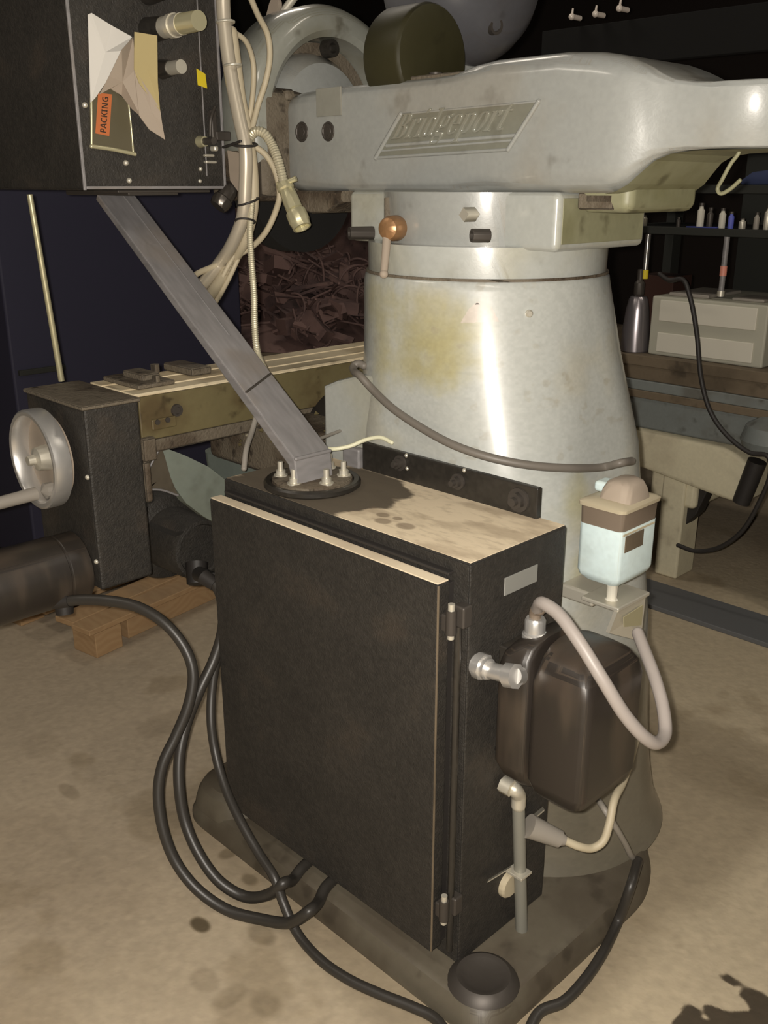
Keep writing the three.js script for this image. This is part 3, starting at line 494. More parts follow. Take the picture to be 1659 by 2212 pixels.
/* ------------------------------------------------------------------ black cabinet bolted to the column's side */
const CB = { x0: -1.652, x1: -0.953, y0: 0.058, y1: 0.900, z0: -1.418, z1: -1.142 };
const cab = thing('electrical_cabinet', 'tall black electrical cabinet with a dusty top, bolted to the grey column', 'cabinet');
{
  part(cab, 'body', bx(CB.x0, CB.x1, CB.y0, CB.y1, CB.z0, CB.z1, 0.005), M.black);
  // dust lying on the top, with a clean oily patch round the arm's flange
  const topTex = tex(1024, 512, (u, v, c) => {
    const x = CB.x0 + u * (CB.x1 - CB.x0), z = CB.z0 + v * (CB.z1 - CB.z0);
    c[0] = 0.88; c[1] = 0.815; c[2] = 0.70;
    const n = fbm(u, v, 7, 5, 501), m = fbm(u, v, 30, 4, 505);
    mixc(c, 0.5 * sstep(0.45, 0.75, n), 0.64, 0.57, 0.475);
    mixc(c, 0.3 * sstep(0.5, 0.85, m), 0.62, 0.55, 0.46);
    const d = Math.hypot((x + 1.475) / 0.235, (z + 1.25) / 0.165) + (n - 0.5) * 0.35; mixc(c, 0.88 * (1 - sstep(0.86, 0.94, d)), 0.30, 0.265, 0.215);
    for (const [sx, sz, s] of [[-1.20, -1.22, 0.012], [-1.235, -1.215, 0.016], [-1.28, -1.235, 0.009], [-1.21, -1.19, 0.02], [-1.16, -1.20, 0.022]]) mixc(c, 0.5 * (1 - sstep(0.7, 1.1, Math.hypot(x - sx, (z - sz) * 1.3) / s)), 0.42, 0.36, 0.29);
  });
  const g = clean(bx(CB.x0 + 0.004, CB.x1 - 0.004, CB.y1 - 0.002, CB.y1 + 0.001, CB.z0 + 0.002, CB.z1 - 0.005, 0.0005, 1));
  const p = g.attributes.position, uv = g.attributes.uv; for (let i = 0; i < p.count; i++) uv.setXY(i, (p.getX(i) - CB.x0) / (CB.x1 - CB.x0), (p.getZ(i) - CB.z0) / (CB.z1 - CB.z0));
  part(cab, 'dust_layer', g, mat({ map: topTex, roughness: 0.95 }), 'pale tan dust on the top with a dark clean patch', true);
  part(cab, 'gasket', [bx(CB.x0 + 0.02, CB.x1 - 0.035, 0.874, 0.879, CB.z1 - 0.004, -1.128, 0.001), bx(CB.x0 + 0.02, CB.x1 - 0.035, 0.10, 0.86, CB.z1 - 0.004, -1.128, 0.001)], M.rubber);
  const door = part(cab, 'door', bx(-1.645, -0.985, 0.095, 0.866, -1.129, -1.098, 0.004), M.black, 'large flat black door');
  part(door, 'door_dust', bx(-1.643, -0.987, 0.8655, 0.868, -1.127, -1.1, 0.0008, 1), M.dusty, 'dust along the top edge');
  part(door, 'worn_edge', bx(-0.9865, -0.9838, 0.098, 0.864, -1.1015, -1.0978, 0.0006, 1), M.plank);
  for (const y of [0.80, 0.20]) {
    const hg = part(cab, 'hinge', [cyl(V(-0.966, y - 0.022, -1.112), V(-0.966, y + 0.022, -1.112), 0.0095, 0.0095, 16), bx(-0.985, -0.962, y - 0.02, y + 0.012, -1.126, -1.106, 0.003), bx(-0.972, -0.947, y - 0.012, y + 0.028, -1.146, -1.122, 0.004)], M.darkSteel, 'worn hinge with bare metal');
    part(hg, 'hinge_pin', cyl(V(-0.966, y - 0.031, -1.112), V(-0.966, y + 0.034, -1.112), 0.006), M.zinc);
  }
  part(cab, 'side_strip', [cyl(V(-0.962, 0.10, -1.126), V(-0.962, 0.79, -1.126), 0.0065, 0.0065, 12)], M.blackGloss, 'long piano rod down the hinge side');
  const pa = X4(1090, 1246), pb = X4(1160, 1224);
  function X4(a, b) { return PX(a, b, CB.x1); }
  part(cab, 'nameplate', bx(CB.x1 - 0.001, CB.x1 + 0.002, 0.814, 0.848, pb.z, pa.z, 0.0008, 1), mat({ color: 0x9a9a94, roughness: 0.45, metalness: 0.3 }), 'small scratched grey metal nameplate');
  // round openings low on the side with flip covers
  const f0 = PX(1090, 1922, CB.x1);
  const s1 = part(cab, 'socket', turned(V(CB.x1 - 0.002, f0.y + 0.012, f0.z - 0.008), Xp, [[0.0, 0.014], [0.024, 0.014], [0.028, 0.010], [0.029, 0]]), M.beige, 'round tan socket low on the side');
  part(s1, 'flip_cover', plate([PX(1053, 1907, -0.935), PX(1104, 1876, -0.935), PX(1104, 1872, -0.95), PX(1055, 1902, -0.95)], 0.003, Yp), M.zinc);
  part(cab, 'socket_cover', plate([PX(1134, 1788, -0.925), PX(1176, 1752, -0.925), PX(1172, 1746, -0.95), PX(1132, 1780, -0.95)], 0.004, Yp), M.zinc);
  const bp = part(cab, 'mounting_bar', bx(-1.493, -1.013, 0.895, 0.962, -1.4175, -1.404, 0.003), M.blackGloss, 'black steel bar along the back edge of the top');
  for (const [a, b, r] of [[865, 1000, 0.012], [990, 1040, 0.012], [1121, 1080, 0.017]]) {
    const q = PZ(a, b, -1.404);
    part(bp, 'bolt', [turned(q, Zp, [[0, 0.005], [r * 1.4, 0.004], [r * 1.45, 0]], 20), hex(q, Zp, r, 0.014), cyl(q, q.clone().add(V(0, 0, 0.024)), r * 0.5)], M.darkSteel);
  }
  for (const [a, b] of [[878, 984], [880, 1012], [1003, 1016], [1000, 1048]]) part(bp, 'rivet', ball(PZ(a, b, -1.405), 0.0045), M.zinc);
  part(cab, 'corner_lug', bx(-1.55, -1.495, 0.898, 0.945, -1.418, -1.395, 0.006), M.steel);
}

/* ------------------------------------------------------------------ arm and pendant box */
const arm = thing('support_arm', 'grey flat steel arm slanting up from the round flange on the cabinet', 'arm');
{
  const A0 = [-1.452, 0.975], A1 = [-2.152, 1.480], z0 = -1.276, z1 = -1.178, th = 0.016;
  const dx = A1[0] - A0[0], dy = A1[1] - A0[1], L = Math.hypot(dx, dy), nx = dy / L * -1, ny = dx / L; // inner normal: down-left
  const q = (p, k) => [p[0] + nx * k * 1, p[1] + ny * k];
  const outline = [[-1.446, 0.921], A0, A1, q(A1, th), q([A0[0] - 0.012, A0[1] - 0.003], th), [-1.446 - th, 0.921]];
  const ring = (p) => rring(p.z0, p.z1, 0, 1, 0, 0, (u) => u);
  const s = new THREE.Shape(outline.map(([x, y]) => new THREE.Vector2(x, y)));
  const g = new THREE.ExtrudeGeometry(s, { depth: z1 - z0 - 0.006, bevelEnabled: true, bevelSize: 0.003, bevelThickness: 0.003, bevelOffset: -0.003, bevelSegments: 2 }); g.translate(0, 0, z0 + 0.003);
  const tb = part(arm, 'tube', g, M.steel);
  const at = (t) => V(A0[0] + dx * t, A0[1] + dy * t, 0), nrm = V(-nx, -ny, 0);
  const seam = (t0, t1, r) => { const a = at(t0), b = at(t1); return tube([V(a.x, a.y, z0 + 0.004), V((a.x + b.x) / 2, (a.y + b.y) / 2, (z0 + z1) / 2), V(b.x, b.y, z1 - 0.004)], r, 8); };
  part(tb, 'weld_bead', seam(0.0, 0.0, 0.0045), M.steel, 'lighter weld line near the foot');
  part(tb, 'splice_bead', seam(0.27, 0.225, 0.0028), M.darkSteel);
  part(tb, 'long_seam', tube([V(at(0.42).x, at(0.42).y, -1.243), V(at(0.7).x, at(0.7).y, -1.243), V(at(0.99).x, at(0.99).y, -1.243)], 0.002, 6), M.steel);
  const fc = V(-1.475, 0.901, -1.243);
  part(arm, 'flange_ring', turned(fc, Yp, [[0.06, 0], [0.097, 0], [0.102, 0.004], [0.102, 0.012], [0.098, 0.016], [0.088, 0.015], [0.084, 0.010], [0.05, 0.010]], 56), M.blackGloss, 'glossy black round flange');
  part(arm, 'foot_plate', turned(fc, Yp, [[0.0, 0.022], [0.078, 0.022], [0.084, 0.018], [0.085, 0.009], [0.04, 0.009]], 48), M.grimy);
  for (let i = 0; i < 6; i++) {
    const a = 0.25 + i * Math.PI / 3, b = V(fc.x + 0.066 * Math.cos(a), fc.y + 0.02, fc.z + 0.066 * Math.sin(a));
    part(arm, 'bolt', [turned(b, Yp, [[0.0145, 0], [0.0145, 0.004], [0.005, 0.005]]), hex(b, Yp, 0.011, 0.014), cyl(b, b.clone().add(V(0, 0.032, 0)), 0.0065, 0.006, 12)], M.zinc);
  }
}
const pend = thing('control_box', 'black metal control box at the top of the slanting arm, with a torn paper pouch', 'control box');
{
  const F = -1.95, x0 = -2.46, y0 = 1.489, y1 = 2.02, z0 = -1.401, z1 = -1.042;
  part(pend, 'housing', bx(x0, F, y0, y1, z0, z1, 0.004), M.black);
  part(pend, 'front_lid', [bx(x0 - 0.002, F - 0.003, y0 + 0.004, y1 - 0.004, z1 - 0.002, z1 + 0.003, 0.001)], M.black, 'plain black side cover');
  part(pend, 'edge_frame', [bx(F - 0.004, F + 0.003, y0 + 0.002, y0 + 0.008, z0, z1 - 0.002, 0.001), bx(F - 0.004, F + 0.003, y0 + 0.002, y1, z0, z0 + 0.006, 0.001), bx(F - 0.003, F + 0.002, y0, y1, z1 - 0.002, z1 + 0.004, 0.001), bx(F - 0.002, F + 0.0015, y0 + 0.03, y1, z0 + 0.05, z0 + 0.053, 0.0006)], M.steel, 'bare metal edges of the box');
  part(pend, 'mounting_plate', [bx(-2.27, -1.98, y0 - 0.012, y0, -1.29, -1.16, 0.003), bx(-2.06, -1.955, y0 - 0.006, y0, -1.36, -1.12, 0.002)], M.darkSteel);
  for (const [a, b, r] of [[183, 227, 0.006], [272, 352, 0.006], [279, 390, 0.006], [433, 365, 0.005], [432, 391, 0.0045]]) part(pend, 'screw', ball(PX(a, b, F + 0.001), r), M.zinc);
  // plug connectors that point away from the end face
  const conn = (px, py, zz, bits, nm, lab) => { const p = PX(px, py, F); for (const [r0, a, r1, b, m] of bits) part(pend, nm, cyl(V(F + a, p.y, p.z), V(F + b, p.y, p.z), r0, r1, 20), m, lab); };
  conn(322, 66, 0, [[0.026, 0, 0.022, 0.06, M.blackGloss], [0.021, 0.06, 0.021, 0.125, M.zinc], [0.0235, 0.085, 0.0235, 0.10, M.zinc], [0.020, 0.125, 0.019, 0.185, M.nickel]], 'plug_connector');
  conn(318, -18, 0, [[0.026, 0, 0.022, 0.06, M.blackGloss], [0.021, 0.06, 0.021, 0.125, M.zinc], [0.020, 0.125, 0.019, 0.185, M.nickel]], 'plug_connector');
  conn(350, 150, 0, [[0.02, 0, 0.016, 0.035, M.blackGloss], [0.014, 0.035, 0.014, 0.075, M.zinc]], 'capped_socket', 'small socket with a bright end');
  conn(432, 306, 0, [[0.013, 0, 0.011, 0.02, M.nickel], [0.008, 0.02, 0.008, 0.055, M.darkSteel]], 'plug_connector');
  { const p = PX(447, 335, F); part(pend, 'terminal', [bx(F, F + 0.014, p.y - 0.018, p.y - 0.012, p.z - 0.018, p.z + 0.012), bx(F, F + 0.012, p.y - 0.004, p.y + 0.002, p.z - 0.014, p.z + 0.012), bx(F, F + 0.02, p.y + 0.008, p.y + 0.02, p.z - 0.02, p.z - 0.008)], M.zinc); }
  { const p = PX(452, 268, F); part(pend, 'latch', [bx(F, F + 0.016, p.y - 0.04, p.y + 0.03, p.z - 0.012, p.z + 0.004, 0.004), bx(F, F + 0.02, p.y - 0.035, p.y - 0.015, p.z - 0.045, p.z - 0.005, 0.003), tube([V(F + 0.016, p.y + 0.035, p.z - 0.006), V(F + 0.022, p.y + 0.01, p.z + 0.01), V(F + 0.018, p.y - 0.025, p.z + 0.012)], 0.004, 8)], M.darkSteel); }
  part(pend, 'yellow_label', plate([PX(424, 148, F + 0.0005), PX(443, 160, F + 0.0005), PX(447, 191, F + 0.0005), PX(427, 184, F + 0.0005)], 0.0012, Xp), M.yellow, 'small yellow sticker');
  // torn document pouch
  const pouch = part(pend, 'document_pouch', plate([PX(193, 218, F + 0.0006), PX(206, 196, F + 0.0006), PX(240, 190, F + 0.0006), PX(276, 222, F + 0.0006), PX(291, 334, F + 0.0006), PX(196, 319, F + 0.0006)], 0.002, Xp), M.clear, 'clear pouch with an orange panel reading PACKING');
  const pc = canvasTex(128, 384, (g) => { g.fillStyle = '#b8683a'; g.fillRect(0, 0, 128, 384); g.fillStyle = '#3b2a1c'; g.save(); g.translate(66, 196); g.rotate(-Math.PI / 2); g.font = 'bold 78px sans-serif'; g.textAlign = 'center'; g.textBaseline = 'middle'; g.fillText('PACKING', 0, 4, 360); g.restore(); });
  { // orange printed strip as a curved little quad strip with its own uv
    const a = PX(212, 200, F + 0.0034), b = PX(242, 204, F + 0.0034), c = PX(236, 294, F + 0.0034), d = PX(206, 288, F + 0.0034);
    const g = new THREE.BufferGeometry(); g.setAttribute('position', new THREE.Float32BufferAttribute([...a.toArray(), ...d.toArray(), ...c.toArray(), ...a.toArray(), ...c.toArray(), ...b.toArray()], 3));
    g.setAttribute('uv', new THREE.Float32BufferAttribute([0, 1, 0, 0, 1, 0, 0, 1, 1, 0, 1, 1], 2)); g.computeVertexNormals();
    part(pouch, 'printed_panel', g, mat({ map: pc, roughness: 0.6 }), 'orange panel with the word PACKING', true);
  }
  part(pouch, 'pouch_border', [tube([PX(197, 213, F + 0.003), PX(198, 265, F + 0.003), PX(198, 318, F + 0.003)], 0.003, 6), tube([PX(198, 316, F + 0.003), PX(245, 323, F + 0.003), PX(291, 333, F + 0.003)], 0.0045, 6), tube([PX(288, 330, F + 0.003), PX(284, 280, F + 0.003), PX(278, 226, F + 0.003)], 0.002, 6)], M.nickel);
  part(pouch, 'paper_flap', plate([PX(189, 32, F + 0.002), PX(197, 28, F + 0.004), PX(240, 55, F + 0.012), PX(285, 80, F + 0.03), PX(262, 110, F + 0.04), PX(240, 160, F + 0.03), PX(205, 212, F + 0.01), PX(195, 222, F + 0.004)], 0.0015, Xp), M.paper, 'white peeled paper');
  part(pouch, 'kraft_flap', plate([PX(287, 80, F + 0.03), PX(292, 150, F + 0.045), PX(302, 250, F + 0.05), PX(284, 235, F + 0.03), PX(262, 206, F + 0.012), PX(238, 192, F + 0.01), PX(214, 204, F + 0.008), PX(235, 165, F + 0.03), PX(262, 108, F + 0.044)], 0.0015, Xp), M.kraft, 'brown curled inner sheet');
  part(pouch, 'curled_strip', [plate([PX(290, 69, F + 0.05), PX(339, 77, F + 0.07), PX(340, 175, F + 0.075), PX(345, 240, F + 0.07), PX(300, 180, F + 0.055), PX(289, 150, F + 0.05)], 0.0015, Xp)], M.yellowPaper, 'yellowed strip hanging loose');
  part(pouch, 'curled_strip_end', [plate([PX(289, 148, F + 0.05), PX(320, 195, F + 0.064), PX(345, 236, F + 0.07), PX(350, 270, F + 0.068), PX(356, 302, F + 0.064), PX(322, 280, F + 0.055), PX(300, 250, F + 0.05)], 0.0015, Xp)], M.kraft);
}

/* ------------------------------------------------------------------ cables between the box and the arm */
{
  const z = -1.385, cb = (pts, zz = z) => pts.map(([a, b, k]) => PZ(a, b, k === undefined ? zz : k));
  const c1 = thing('cable_conduit', 'thickest silvery beige conduit running down beside the black control box', 'conduit');
  part(c1, 'sheath', tube(cb([[481, -40], [483, 30], [490, 100], [502, 180], [518, 260], [530, 320], [530, 400], [524, 470], [500, 530], [470, 575], [440, 612, -1.33], [412, 640, -1.262]]), 0.0155, 14, 110), M.silverSleeve);
  for (const [a, b, r] of [[487, 48, 0.0185], [503, 142, 0.018]]) part(c1, 'clamp', orient(new THREE.TorusGeometry(r, 0.003, 8, 24).rotateX(Math.PI / 2), PZ(a, b, z), V(-0.1, 1, 0)), M.zinc);
  part(c1, 'cable_tie', [orient(new THREE.TorusGeometry(0.027, 0.003, 8, 24).rotateX(Math.PI / 2), PZ(528, 312, z), V(0.15, 1, 0.1)), orient(new THREE.TorusGeometry(0.026, 0.0025, 8, 24).rotateX(Math.PI / 2), PZ(535, 436, z), V(-0.1, 1, 0.3)), orient(new THREE.TorusGeometry(0.022, 0.0025, 8, 24).rotateX(Math.PI / 2), PZ(530, 478, z), V(-0.2, 1, -0.25)), tube([PZ(482, 318, z + 0.02), PZ(500, 312, z + 0.03), PZ(520, 305, z + 0.03)], 0.003, 6)], M.rubber, 'black cable ties');
  const c2 = solo('cable', tube(cb([[500, 70, -1.41], [508, 130, -1.41], [520, 220, -1.41], [536, 300, -1.41], [546, 380, -1.41], [546, 450, -1.41], [528, 520, -1.41], [497, 572, -1.41], [463, 625, -1.345], [438, 655, -1.262]]), 0.0135, 12, 90), M.beige, 'beige cable strapped behind the silvery conduit beside the control box', 'cable');
  solo('cable', tube(cb([[506, 70, -1.43], [530, 88, -1.44], [546, 130, -1.44], [548, 175, -1.44], [543, 230, -1.43], [535, 285, -1.42], [548, 330, -1.425], [552, 400, -1.425], [546, 480, -1.425], [520, 545, -1.42], [500, 590, -1.40], [478, 632, -1.36], [466, 652, -1.32], [450, 680, -1.262]]), 0.0062, 8, 110), M.beige, 'thin cable bowing right of the conduit from the upper plug, inner of the two', 'cable');
  solo('cable', tube(cb([[535, -20, -1.46], [556, 30, -1.46], [578, 75, -1.46], [583, 120, -1.46], [574, 175, -1.45], [558, 225, -1.44], [545, 275, -1.42], [536, 310, -1.40]]), 0.0068, 8, 90), M.beige, 'thin cable curving down from the top edge, outer of the two', 'cable');
  solo('cable', tube(cb([[545, 312, -1.42], [575, 336, -1.44], [595, 372, -1.45], [604, 420, -1.45], [596, 455, -1.45], [575, 500, -1.44], [548, 530, -1.43], [510, 553, -1.41], [470, 572, -1.38], [428, 590, -1.32], [402, 612, -1.262]]), 0.0072, 8, 100), M.beige, 'loose beige cable looping wide to the right and back behind the ribbed cable', 'cable');
  solo('cable', tube(cb([[512, 540, -1.41], [490, 580, -1.39], [470, 618, -1.36], [452, 640, -1.315], [428, 665, -1.262]]), 0.006, 8, 40), M.beige, 'short thin cable end just above the slanting arm', 'cable');
  // hanging plug
  const hp = thing('hanging_plug', 'armoured cable ending in a pale metal plug that hangs in front of the ram', 'plug');
  const hz = -1.43;
  part(hp, 'armoured_cable', ribbed(cb([[538, 298, -1.405], [552, 284, -1.41], [570, 288, -1.42], [587, 312, hz], [600, 345, hz], [609, 378, hz], [614, 402, hz]]), 0.0105, 0.006, 0.0008), M.armour);
  const a = PZ(614, 398, hz), b = PZ(653, 492, hz), d = b.clone().sub(a).normalize(), L = b.distanceTo(a);
  part(hp, 'clamp', [turned(a, d, [[0.011, -0.004], [0.019, 0], [0.0195, 0.012], [0.016, 0.016]]), cyl(a.clone().add(V(-0.022, 0.0, 0)), a.clone().add(V(-0.005, 0, 0)), 0.006), cyl(a.clone().add(V(0.012, 0.004, 0)), a.clone().add(V(0.03, 0.012, -0.01)), 0.006)], M.nickel);
  part(hp, 'plug_body', turned(a, d, [[0.013, 0.01], [0.0175, 0.018], [0.019, 0.04], [0.019, L * 0.58], [0.0155, L * 0.60], [0.0155, L * 0.64]]), M.nickel);
  part(hp, 'coupling_nut', turned(a, d, [[0.0155, L * 0.62], [0.0225, L * 0.635], [0.0235, L * 0.66], [0.0235, L * 0.86], [0.022, L * 0.885], [0.021, L], [0.017, L], [0.016, L * 0.92], [0, L * 0.92]]), M.nickel);
  // dark plug behind the box corner
  const dp = thing('plug', 'dark chromed plug poking out below the corner of the control box', 'plug');
  const e = PZ(502, 404, -1.42), f2 = PZ(470, 447, -1.38), dd = f2.clone().sub(e).normalize(), l2 = e.distanceTo(f2);
  part(dp, 'shell', turned(e, dd, [[0, 0], [0.014, 0], [0.02, 0.01], [0.021, l2 * 0.55], [0.024, l2 * 0.6], [0.024, l2 * 0.85], [0.02, l2], [0, l2]]), mat({ color: 0x55504a, roughness: 0.3, metalness: 0.6 }));
  part(dp, 'bracket', plate([PZ(494, 325, -1.405), PZ(520, 330, -1.405), PZ(522, 420, -1.405), PZ(500, 390, -1.405)], 0.004, Zp), M.kraft);
  // ribbed cable dropping along the arm, then the white cord onto the bracket
  solo('ribbed_cable', ribbed([...cb([[545, 430, -1.40], [540, 500, -1.39], [543, 560, -1.38], [549, 640, -1.36], [550, 700, -1.34], [556, 760, -1.32]]), PZ(572, 800, -1.295), PZ(600, 850, -1.288), PZ(640, 905, -1.288), PZ(676, 955, -1.288), PZ(694, 968, -1.295)], 0.0075, 0.005, 0.0006), M.armour, 'long ribbed cable dropping straight down and along the edge of the arm', 'cable');
  solo('white_cable', tube([PZ(680, 952, -1.288), PZ(694, 966, -1.30), PZ(718, 970, -1.33), PZ(755, 964, -1.36), PZ(790, 950, -1.385), PZ(822, 945, -1.40), PZ(846, 956, -1.405)], 0.0048, 8, 60), M.whiteCord, 'white cable curling from the arm foot over the black mounting bar', 'cord');
  solo('thin_cable', tube([PZ(684, 950, -1.30), PZ(705, 942, -1.36), PZ(734, 931, -1.43)], 0.004, 8, 20), M.greyCable, 'short grey cable running behind the arm foot to the column', 'cord');
}
// grey cable draped across the column
{
  const pts = [[790, 802, 0.012], [815, 838, 0.014], [860, 880, 0.016], [920, 922, 0.016], [985, 958, 0.016], [1060, 985, 0.014], [1140, 1001, 0.014], [1220, 1007, 0.016], [1290, 1004, 0.02]].map(([a, b, o]) => onColumn(a, b, o));
  const lo = [PZ(786, 790, -1.452), PZ(774, 785, -1.447), PZ(764, 791, -1.438), PZ(765, 802, -1.425), PZ(778, 812, -1.41)]; pts.shift();
  const e = pts[pts.length - 1], R = right.clone();
  pts.push(PD(1340, 1000, Math.hypot(e.x, e.z) - 0.02), PD(1364, 996, Math.hypot(e.x, e.z) + 0.02));
  solo('draped_cable', tube([...lo, ...pts], 0.0088, 10, 130), M.darkCable, 'grey cable draped across the column from the way block to the right', 'cable');
}

/* ------------------------------------------------------------------ oil reservoir on the column */
{
  const t = thing('oil_reservoir', 'pale blue oil reservoir with brown lid standing right of the cabinet', 'oil reservoir');
  const x0 = -0.972, x1 = -0.875, z0 = -1.612, z1 = -1.482, y0 = 0.772, y1 = 0.888;
  const bot = loft([[y0, 0.012], [y0 + 0.010, 0.003], [y0 + 0.02, 0], [y1, 0]].map(([y, d]) => rring(x0 + d, x1 - d, z0 + d, z1 - d, 0.014, 5, (x, z) => V(x, y, z)).reverse()), true, 0.6);
  const b = part(t, 'tank', bot, M.blueCasting, 'pale blue tank body');
  part(b, 'warning_label', bx(x1 - 0.001, x1 + 0.0015, 0.845, 0.878, z1 - 0.078, z1 - 0.014, 0.0006, 1), M.plank, 'brown paper label');
  part(b, 'label_edge', bx(x1, x1 + 0.002, 0.880, 0.884, z1 - 0.115, z1 - 0.004, 0.0006, 1), M.beige);
  part(b, 'drain_stem', turned(V(-0.905, 0.735, -1.515), Yp, [[0.014, 0], [0.010, 0.004], [0.011, 0.03], [0.014, 0.036], [0.014, 0.044]], 20), M.whiteBox);
  part(t, 'lid_band', loft([[y1, 0.001], [y1 + 0.036, 0.0]].map(([y, d]) => rring(x0 + d, x1 - d, z0 + d, z1 - d, 0.012, 4, (x, z) => V(x, y, z)).reverse()), true, 0.6), M.brownBand, 'dusty brown band under the lid');
  const lid = part(t, 'lid', loft([[y1 + 0.036, -0.003], [y1 + 0.043, -0.004], [y1 + 0.047, 0.002], [y1 + 0.05, 0.02]].map(([y, d]) => rring(x0 + d, x1 - d, z0 + d, z1 - d, 0.012, 4, (x, z) => V(x, y, z)).reverse()), true, 0.5), M.beige, 'dusty lid with a raised cap');
  part(lid, 'raised_cap', [loft([[y1 + 0.046, 0.016], [y1 + 0.066, 0.02], [y1 + 0.08, 0.026], [y1 + 0.085, 0.034]].map(([y, d]) => rring(x0 + d + 0.006, x1 - d + 0.012, z0 + d + 0.004, z1 - d - 0.004, 0.018, 5, (x, z) => V(x, y, z)).reverse()), true, 0.7)], M.kraft);
  part(lid, 'thumb_latch', bx(x0 - 0.006, x0 + 0.03, y1 + 0.048, y1 + 0.07, -1.575, -1.535, 0.008), M.blueCasting);
  const br = part(t, 'bracket', [bx(-0.955, -0.87, 0.727, 0.736, -1.60, -1.485, 0.003), plate([V(-0.871, 0.729, -1.484), V(-0.871, 0.729, -1.585), V(-0.872, 0.632, -1.585), V(-0.885, 0.68, -1.484)], 0.008, V(-1, 0, 0)), bx(-1.03, -0.95, 0.70, 0.73, -1.60, -1.52, 0.006)], M.zinc, 'bare metal bracket below the tank');
  part(br, 'foil_tag', plate([V(-0.8705, 0.712, -1.505), V(-0.8705, 0.716, -1.575), V(-0.8705, 0.672, -1.575), V(-0.8705, 0.69, -1.51)], 0.002, Xp), M.nickel);
}

/* ------------------------------------------------------------------ black tank on the cabinet's side */
{
  const t = thing('pump_tank', 'rounded black tank fixed to the cabinet side with a grey hose on top', 'tank');
  const body = (x0, x1, ins, y0, y1, z0, z1) => loft([[0, 0.075], [0.006, 0.05], [0.018, 0.026], [0.036, 0.009], [0.06, 0], [y1 - y0 - 0.058, 0], [y1 - y0 - 0.034, 0.006], [y1 - y0 - 0.016, 0.018], [y1 - y0 - 0.005, 0.034], [y1 - y0, 0.056]].map(([h, d]) => rring(x0 + (ins ? d : Math.min(d, 0.006)), x1 - (ins ? Math.min(d, 0.006) : d), z0 + d, z1 - d, 0.02, 5, (x, z) => V(x, y0 + h, z)).reverse()), true, 0.5);
  part(t, 'front_shell', body(-0.8585, -0.738, 0, 0.448, 0.757, -1.372, -1.192), M.tank, 'outer half shell');
  part(t, 'back_shell', body(-0.934, -0.8592, 1, 0.450, 0.759, -1.370, -1.194), M.tank, 'inner half shell');
  part(t, 'mounting_rail', bx(-0.954, -0.93, 0.50, 0.72, -1.33, -1.23, 0.003), M.blackGloss);
  const cp = PY(1155, 1372, 0.752);
  part(t, 'filler_cap', [turned(cp, Yp, [[0.021, -0.012], [0.021, 0.006], [0.0185, 0.008], [0.0185, 0.030], [0.016, 0.034], [0, 0.034]], 14), turned(cp, Yp, [[0.0225, -0.01], [0.0225, 0.003], [0.017, 0.004]], 24)], M.alu, 'bright knurled filler cap');
  part(t, 'hose_elbow', tube([cp.clone().add(V(0, 0.03, 0)), cp.clone().add(V(-0.002, 0.042, 0)), cp.clone().add(V(0.002, 0.05, 0.002)), cp.clone().add(V(0.01, 0.053, 0.003))], 0.0105, 10), M.brownBand);
  // silver elbow joining tank and cabinet
  const e0 = PX(1036, 1437, -0.945), e1 = PX(1052, 1448, -0.918), e2 = PZ(1108, 1458, -1.175);
  part(t, 'pipe_union', [cyl(V(-0.953, e0.y, e0.z), V(-0.925, e0.y, e0.z), 0.02, 0.019, 18), hex(V(-0.948, e0.y, e0.z), Xp, 0.0245, 0.014, 8), cyl(PZ(1050, 1446, -1.17), PZ(1108, 1460, -1.172), 0.015, 0.015, 18), hex(PZ(1096, 1458, -1.172), PZ(1108, 1460, -1.172).sub(PZ(1096, 1458, -1.172)), 0.0225, 0.02, 8), ball(PZ(1050, 1446, -1.172), 0.019), cyl(PZ(1108, 1460, -1.172), PZ(1125, 1458, -1.205), 0.016, 0.018, 16)], M.alu, 'bright pipe union between tank and cabinet');
  const hp = [cp.clone().add(V(0.004, 0.053, 0.002)), ...[[1172, 1303, 1.50], [1205, 1325, 1.475], [1250, 1385, 1.44], [1300, 1465, 1.415], [1350, 1545, 1.415], [1392, 1592, 1.43], [1418, 1605, 1.455], [1436, 1586, 1.49], [1433, 1532, 1.53], [1414, 1462, 1.58], [1392, 1404, 1.63], [1378, 1368, 1.665]].map(([a, b, d]) => PD(a, b, d))];
  solo('grey_hose', tube(hp, 0.0115, 12, 140), mat({ color: 0x98908a, roughness: 0.45 }), 'grey hose looping from the tank cap down and up behind it', 'hose');
}
